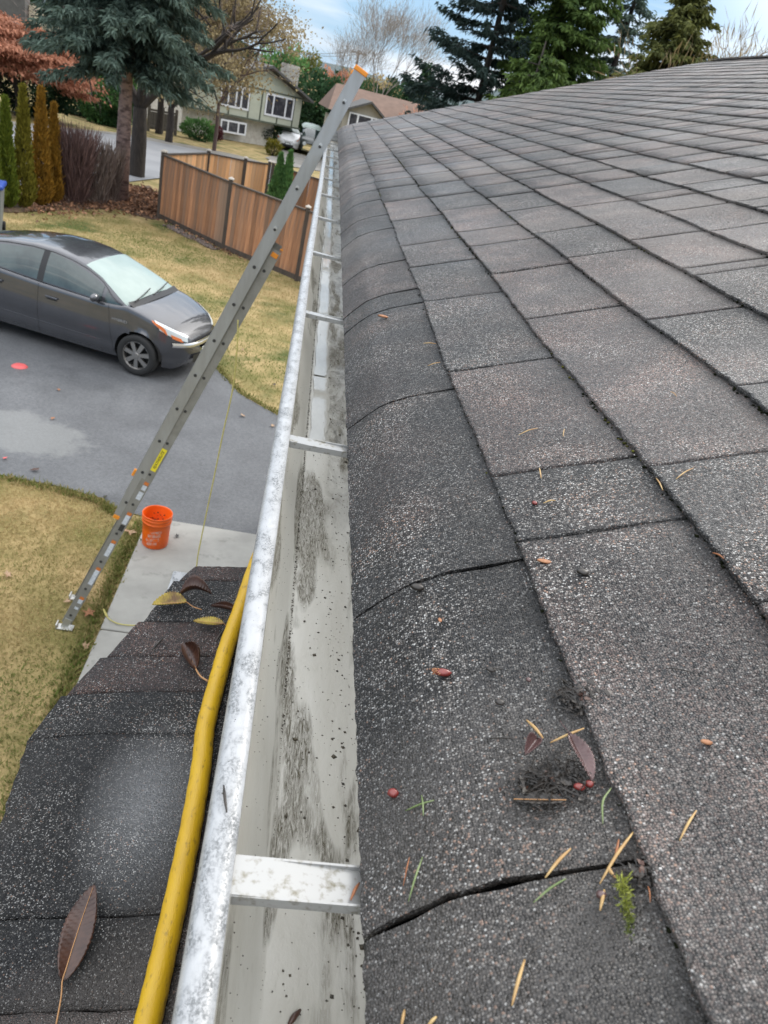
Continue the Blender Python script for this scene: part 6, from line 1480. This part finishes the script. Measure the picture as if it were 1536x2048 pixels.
def leaf(tip, base, w, m, label, f, name='fallen_leaf', fold=.25, curl=0.0, veins=13, stalk=None, lift=.004, arch=.0, rib=True, shape=.85, group=None, twist=0.0, updir=None):
    A = f(*base) + np.array([0, 0, lift]); B = f(*tip) + np.array([0, 0, lift]); ax = B - A; L_ = np.linalg.norm(ax); ax /= L_
    up_ = np.array([0, 0, 1.0]) if updir is None else np.array(updir, float); sd_ = np.cross(ax, up_); sd_ /= np.linalg.norm(sd_); up_ = np.cross(sd_, ax)
    nu, nv = 40, 12; V = []
    for i in range(nu + 1):
        s = i / nu; hw = w * (math.sin(PI * min(1, s ** shape)) ** .75) * (1 + .04 * math.sin(s * 130)) + 1e-5
        tw_ = twist * (s - .5)
        for j in range(-nv // 2, nv // 2 + 1):
            v = j / (nv / 2); ang_ = v * curl; 
            lat = hw * (math.sin(ang_) / curl if curl else v); hgt = hw * ((1 - math.cos(ang_)) / curl if curl else 0) + hw * fold * abs(v) + 0.0016 * math.sin((s * veins - abs(v) * 1.1) * 2 * PI) * (abs(v) ** .5) * min(1, w / .012) + arch * math.sin(s * PI)
            la = lat * math.cos(tw_) - hgt * math.sin(tw_); hg_ = lat * math.sin(tw_) + hgt * math.cos(tw_)
            V.append(A + ax * L_ * s + sd_ * la + up_ * hg_)
    n_ = nv + 1; root = mesh_np(name, np.array(V), [(i * n_ + j, i * n_ + j + 1, (i + 1) * n_ + j + 1, (i + 1) * n_ + j) for i in range(nu) for j in range(nv)], m, smooth=True)
    sol = root.modifiers.new('thick', 'SOLIDIFY'); sol.thickness = .0004
    tag(root, label, 'leaf', group)
    if rib:
        mb = MB(); pts = [A + ax * L_ * s + up_ * (arch * math.sin(s * PI) + .0006) for s in np.linspace(.0, .95, 12)]
        if stalk is not None:
            sp_ = [f(*q) + np.array([0, 0, .002]) for q in stalk[::-1]]; pts = sp_ + pts
        P = smooth_path(pts, 3); mb.tube([Vector(p) for p in P], [max(.0003, w * .055 * (1 - .75 * i / len(P))) for i in range(len(P))], 6); mb.build('midrib', MAT['vein'] if m is not MAT['leaf_purple'] else MAT['leaf_purple'], root, smooth=True)
    return root
fp = lambda x, y: onp(x, y) + np.array([0, 0, .008])
leaf((188, 1782), (124, 1978), .0165, MAT['leaf_brown'], 'large dark brown leaf with a pale rib, bottom left on the lower roof', fp, fold=.18, stalk=[(122, 2005), (112, 2060)], veins=15, lift=.006, arch=.006, twist=.5)
leaf((365, 1302), (390, 1352), .030, MAT['leaf_brown'], 'curled up dark brown leaf with a red stalk, standing on the lower roof', fp, fold=.1, curl=2.4, stalk=[(400, 1362), (415, 1372)], lift=.006, veins=9)
leaf((303, 1221), (372, 1217), .018, MAT['leaf_yellow'], 'yellow-green folded leaf at the left rim of the lower roof', fp, fold=.7, stalk=[(385, 1222), (402, 1228)], lift=.006)
leaf((422, 1202), (358, 1204), .020, MAT['leaf_brown'], 'arched dark brown leaf behind the yellow one', fp, fold=.5, curl=1.2, lift=.008, arch=.012)
leaf((420, 1224), (474, 1234), .012, MAT['leaf_brown'], 'narrow rolled dark leaf touching the hose', fp, fold=.2, curl=2.0, lift=.006)
leaf((385, 1254), (446, 1260), .011, MAT['leaf_yellow'], 'slim yellowish leaf across the brown shingle near the hose', fp, fold=.4, lift=.006, stalk=[(452, 1262), (458, 1264)])
# twig at the left rim of the lower roof
needle((332, 1208), (364, 1190), MAT['twig_dark'], 'dark twig sticking out over the rim above the yellow leaf', .003, name='twig', cat='twig', group='twigs on the lower roof', f=fp)
# purple leaf in the clump
leaf((1180, 1570), (1134, 1474), .0056, MAT['leaf_purple'], 'shiny purple-brown ribbed leaf half of the debris clump', onr, fold=.9, veins=14, lift=.0035, stalk=[(1124, 1455), (1118, 1446)], shape=1.0, twist=.3)
leaf((1020, 1604), (1130, 1606), .004, MAT['twig_dark'], 'narrow black rotted leaf under the debris clump', onr, fold=.5, veins=8, lift=.002)
leaf((1047, 1516), (1072, 1484), .006, MAT['leaf_purple'], 'small crumpled brown leaf at the left of the debris clump', onr, fold=.8, curl=1.5, lift=.003, rib=False)
# buds and catkin
def blob(px, py, r, m, label, f=onr, sq=(1.4, 1, .8), rz=0, name='bud', cat='bud', lift=0.7, extra=None):
    c = f(px, py); root = empty(name, tuple(c), rz, label, cat); mb = MB(); n_, m_ = 14, 9; vs_ = []
    for i in range(m_ + 1):
        a = PI * i / m_
        for j in range(n_):
            b_ = 2 * PI * j / n_; k = r * (1 + .06 * math.sin(3 * b_ + i)); vs_.append((k * sq[0] * math.cos(a), k * sq[1] * math.sin(a) * math.cos(b_), r * lift + k * sq[2] * math.sin(a) * math.sin(b_)))
    mb.add(vs_, [(i * n_ + j, i * n_ + (j + 1) % n_, (i + 1) * n_ + (j + 1) % n_, (i + 1) * n_ + j) for i in range(m_) for j in range(n_)]); mb.build('bud_body', m, root, smooth=True)
    if extra: extra(root, r)
    return root
def scales(root, r):
    C_ = []; 
    for i in range(42): a = r2.uniform(0, PI); C_.append((-r * 1.2 + r2.uniform(-1.6, .3) * r, r * .75 * math.cos(a), r * .7 + r * .75 * math.sin(a)))
    lumps('catkin_scales', C_, [r * .22] * len(C_), MAT['catkin'], root)
blob(884, 1350, .0034, MAT['bud'], 'red bud with an orange scaly half, lying alone on the rolled shingle', sq=(1.9, .9, .8), rz=.1, extra=scales)
def tipd(root, r):
    mb = MB(); mb.tube([(r * 1.2, 0, r * .7), (r * 2.0, .2 * r, r * .5)], [r * .5, r * .3], 6); mb.build('dark_tip', MAT['twig_dark'], root)
blob(785, 1591, .0032, MAT['bud'], 'glossy dark red bud near the gutter rim', sq=(1.15, .95, .85), extra=tipd)
blob(1157, 1578, .0025, MAT['bud'], 'red berry below the purple leaf, left one', sq=(1.4, .9, .8))
blob(1177, 1572, .0024, MAT['bud'], 'red berry below the purple leaf, right one', sq=(1, .9, .9))
blob(1200, 1794, .0024, MAT['leaf_purple'], 'pinkish bud next to the moss sprig', sq=(1.1, .9, .9))
blob(981, 1342, .0024, MAT['twig_dark'], 'dark crumb right of the red and orange bud', sq=(1.5, 1, .6), name='crumb', cat='crumb')
blob(998, 1408, .0026, MAT['twig_dark'], 'dark crumb above the debris clump', sq=(1.3, 1, .6), name='crumb', cat='crumb')
blob(1056, 1362, .0018, MAT['leaf_purple'], 'small brown crumb near the course edge', sq=(1, 1, .8), name='crumb', cat='crumb')
blob(1163, 1149, .0040, MAT['twig_dark'], 'dark clod of moss in the middle of a far tab', sq=(1.3, 1, .6), name='crumb', cat='crumb')
blob(1088, 1127, .0034, MAT['catkin'], 'orange chip beside the dark clod', sq=(2.0, .8, .4), name='chip', cat='chip')
blob(1068, 1009, .0026, MAT['bud'], 'red speck on the first course with a dry needle', sq=(1, 1, .7), name='bud', cat='bud')
blob(1411, 1488, .0024, MAT['catkin'], 'orange chip on the big right shingle', sq=(1.6, .8, .5), name='chip', cat='chip')
blob(765, 637, .006, MAT['catkin'], 'rusty leaf scrap on the far rolled shingle', sq=(1.6, .7, .4), name='chip', cat='chip')
blob(879, 1243, .0022, MAT['catkin'], 'tiny rust flake on the rolled shingle', sq=(.7, 1.2, .4), name='chip', cat='chip')
blob(833, 1180, .0045, MAT['twig_dark'], 'dark crumb hanging under a tab joint by the bend', sq=(1.3, .8, .6), name='crumb', cat='crumb')
# debris clumps: wet needles, twigs and mould, uncountable
def clump(cpx, r, n, label, nt, hl=.5, el=(1, 1)):
    c = onr(*cpx); C_ = []; mb = MB()
    for _ in range(n):
        a = r2.uniform(0, 2 * PI); d = abs(r2.gauss(0, .5)) * r; x = c[0] + d * math.cos(a) * el[0]; y = c[1] + d * math.sin(a) * el[1]; C_.append((x, y, roof_z(x, y) + r2.random() ** 2 * r * .15 * hl))
    for _ in range(nt):
        a = r2.uniform(0, 2 * PI); d = abs(r2.gauss(0, .6)) * r; x = c[0] + d * math.cos(a) * el[0]; y = c[1] + d * math.sin(a) * el[1]; z = roof_z(x, y) + r2.random() ** 2 * r * .13; b_ = r2.uniform(0, 2 * PI); l_ = r2.uniform(.005, .018)
        mb.tube([(x, y, z), (x + l_ * .5 * math.cos(b_), y + l_ * .5 * math.sin(b_), z + r2.uniform(-.001, .003)), (x + l_ * math.cos(b_ + .1), y + l_ * math.sin(b_ + .1), max(roof_z(x, y), z + r2.uniform(-.004, .003)))], [.0005, .0004, .0002], 4)
    for _ in range(int(n * .16)):
        a = r2.uniform(0, 2 * PI); d = abs(r2.gauss(0, .5)) * r; x = c[0] + d * math.cos(a) * el[0]; y = c[1] + d * math.sin(a) * el[1]; z = roof_z(x, y) + .001 + r2.random() * r * .08; b_ = r2.uniform(0, 2 * PI); u_ = r2.uniform(.001, .0032)
        pp = [(x + u_ * math.cos(b_ + g_) * k_, y + u_ * math.sin(b_ + g_) * k_, z + r2.uniform(-.001, .0016)) for g_, k_ in ((0, 1.3), (1.3, .6), (2.6, 1.1), (4.1, .7), (5.2, .8))]
        mb.add(pp, [(0, 1, 2, 3, 4)], mi=r2.choice([0, 0, 0, 1]))
    V, Fc = icos(0)
    for p_ in C_:
        k = r2.uniform(.0006, .0018); mb.add([(p_[0] + v[0] * k * r2.uniform(.6, 1.6), p_[1] + v[1] * k * r2.uniform(.6, 1.6), p_[2] + v[2] * k * .6) for v in V], [tuple(f_) for f_ in Fc])
    o = mb.build('debris_clump', [MAT['twig_dark'], MAT['leaf_brown'], MAT['leaf_purple']]); tag(o, label, 'debris', kind='stuff')
clump((1098, 1562), .022, 330, 'dark wet clump of needles and mould left of the purple leaf', 130, el=(1, .7))
clump((1152, 1392), .015, 260, 'small dark clump of needles caught at the course edge', 46, hl=.9)
clump((1278, 1745), .010, 60, 'black mould and needles in the lap at the forked needle', 14)
# moss sprig
c = onr(1243, 1822); root = empty('moss_sprig', tuple(c), label='bright yellow-green moss sprig beside the pink bud', cat='moss')
n = 260; t = rng.uniform(0, 1, n); C_ = np.stack([-.001 + .004 * t, -.013 + .026 * t, .002 + .003 * t], 1) + rng.normal(size=(n, 3)) * np.array([.0007, .0007, .0005]) * (1 + 1.4 * t[:, None])
fo = Fol(); fo.add(C_, rng.normal(size=(n, 3)) + np.array([0, .3, .6]), .0042 * (0.4 + .8 * t), .0009, t * 1.1 + rng.normal(size=n) * .15); fo.build('fronds', MAT['mossy'], root)
# red disc and leaves on the driveway, leaves on lawn and walk
q = onz(39, 732, GZ + .02); rd = empty('flying_disc', (q[0], q[1], GZ + .014), label='red plastic disc lying on the driveway', cat='toy')
mb = MB(); mb.lathe([(0, .022), (.04, .024), (.085, .020), (.107, .004), (.11, .0)], n=24); mb.build('disc', MAT['redthing'], rd, smooth=True)
def flat_leaf(px, py, s, m, label, group, z=GZ + .02):
    q = onz(px, py, z); a = r2.uniform(0, 2 * PI); mb = MB(); vs_ = [(0, 0, .01)]
    nn = 10; s = s * .7
    for k in range(nn):
        t = 2 * PI * k / nn; rr = s * (.55 + .45 * (k % 2)) * r2.uniform(.8, 1.1); vs_.append((rr * math.cos(t) * 1.2, rr * math.sin(t) * .8, .004 + r2.uniform(0, .03) * s / .06))
    mb.add(vs_, [(0, 1 + k, 1 + (k + 1) % nn) for k in range(nn)]); o = mb.build('fallen_leaf', m); o.location = (q[0], q[1], z); o.rotation_euler = (0, 0, a); tag(o, label, 'leaf', group); return o
flat_leaf(10, 917, .055, MAT['redthing'], 'small red leaf on the driveway below the dry patch', 'leaves on the driveway')
flat_leaf(70, 941, .07, MAT['leaf_brown'], 'dark brown leaf on the driveway near the lawn', 'leaves on the driveway')
flat_leaf(210, 996, .06, MAT['twig_dark'], 'blackish leaf on the driveway left of the ladder', 'leaves on the driveway')
flat_leaf(117, 780, .05, MAT['catkin'], 'lone orange leaf on the driveway beside the car', 'leaves on the driveway')
flat_leaf(105, 838, .05, MAT['catkin'], 'rusty leaf at the edge of the dry patch', 'leaves on the driveway')
flat_leaf(354, 1073, .05, MAT['twig_dark'], 'dark leaf on the walkway right of the bucket', 'leaves on the walkway', GZ + .035)
flat_leaf(260, 1066, .10, MAT['straw'], 'pinkish tan leaf between ladder and bucket', 'leaves on the near lawn')
flat_leaf(178, 1228, .10, MAT['catkin'], 'long orange leaf on the grass right of the ladder foot', 'leaves on the near lawn')
flat_leaf(16, 1150, .07, MAT['straw'], 'pale leaf on the dry grass at the left edge', 'leaves on the near lawn')
flat_leaf(135, 1203, .05, MAT['straw'], 'bright small leaf just above the ladder foot', 'leaves on the near lawn')
flat_leaf(62, 1605, .07, MAT['leaf_brown'], 'brown leaf on the mossy grass by the roof corner', 'leaves on the near lawn')
flat_leaf(172, 1293, .06, MAT['straw'], 'tan leaf at the edge of the walkway near its joint', 'leaves on the near lawn')
flat_leaf(485, 690 + 10, .06, MAT['straw'], 'pale leaf on the far lawn near the rope', 'leaves on the far lawn')
flat_leaf(548, 770, .07, MAT['twig_dark'], 'dark leaf on the far lawn near the gutter line', 'leaves on the far lawn')
flat_leaf(485, 832, .07, MAT['straw'], 'tan leaf on the driveway below the far lawn', 'leaves on the driveway')
flat_leaf(545, 852, .07, MAT['straw'], 'tan leaf on the driveway against the gutter line', 'leaves on the driveway')
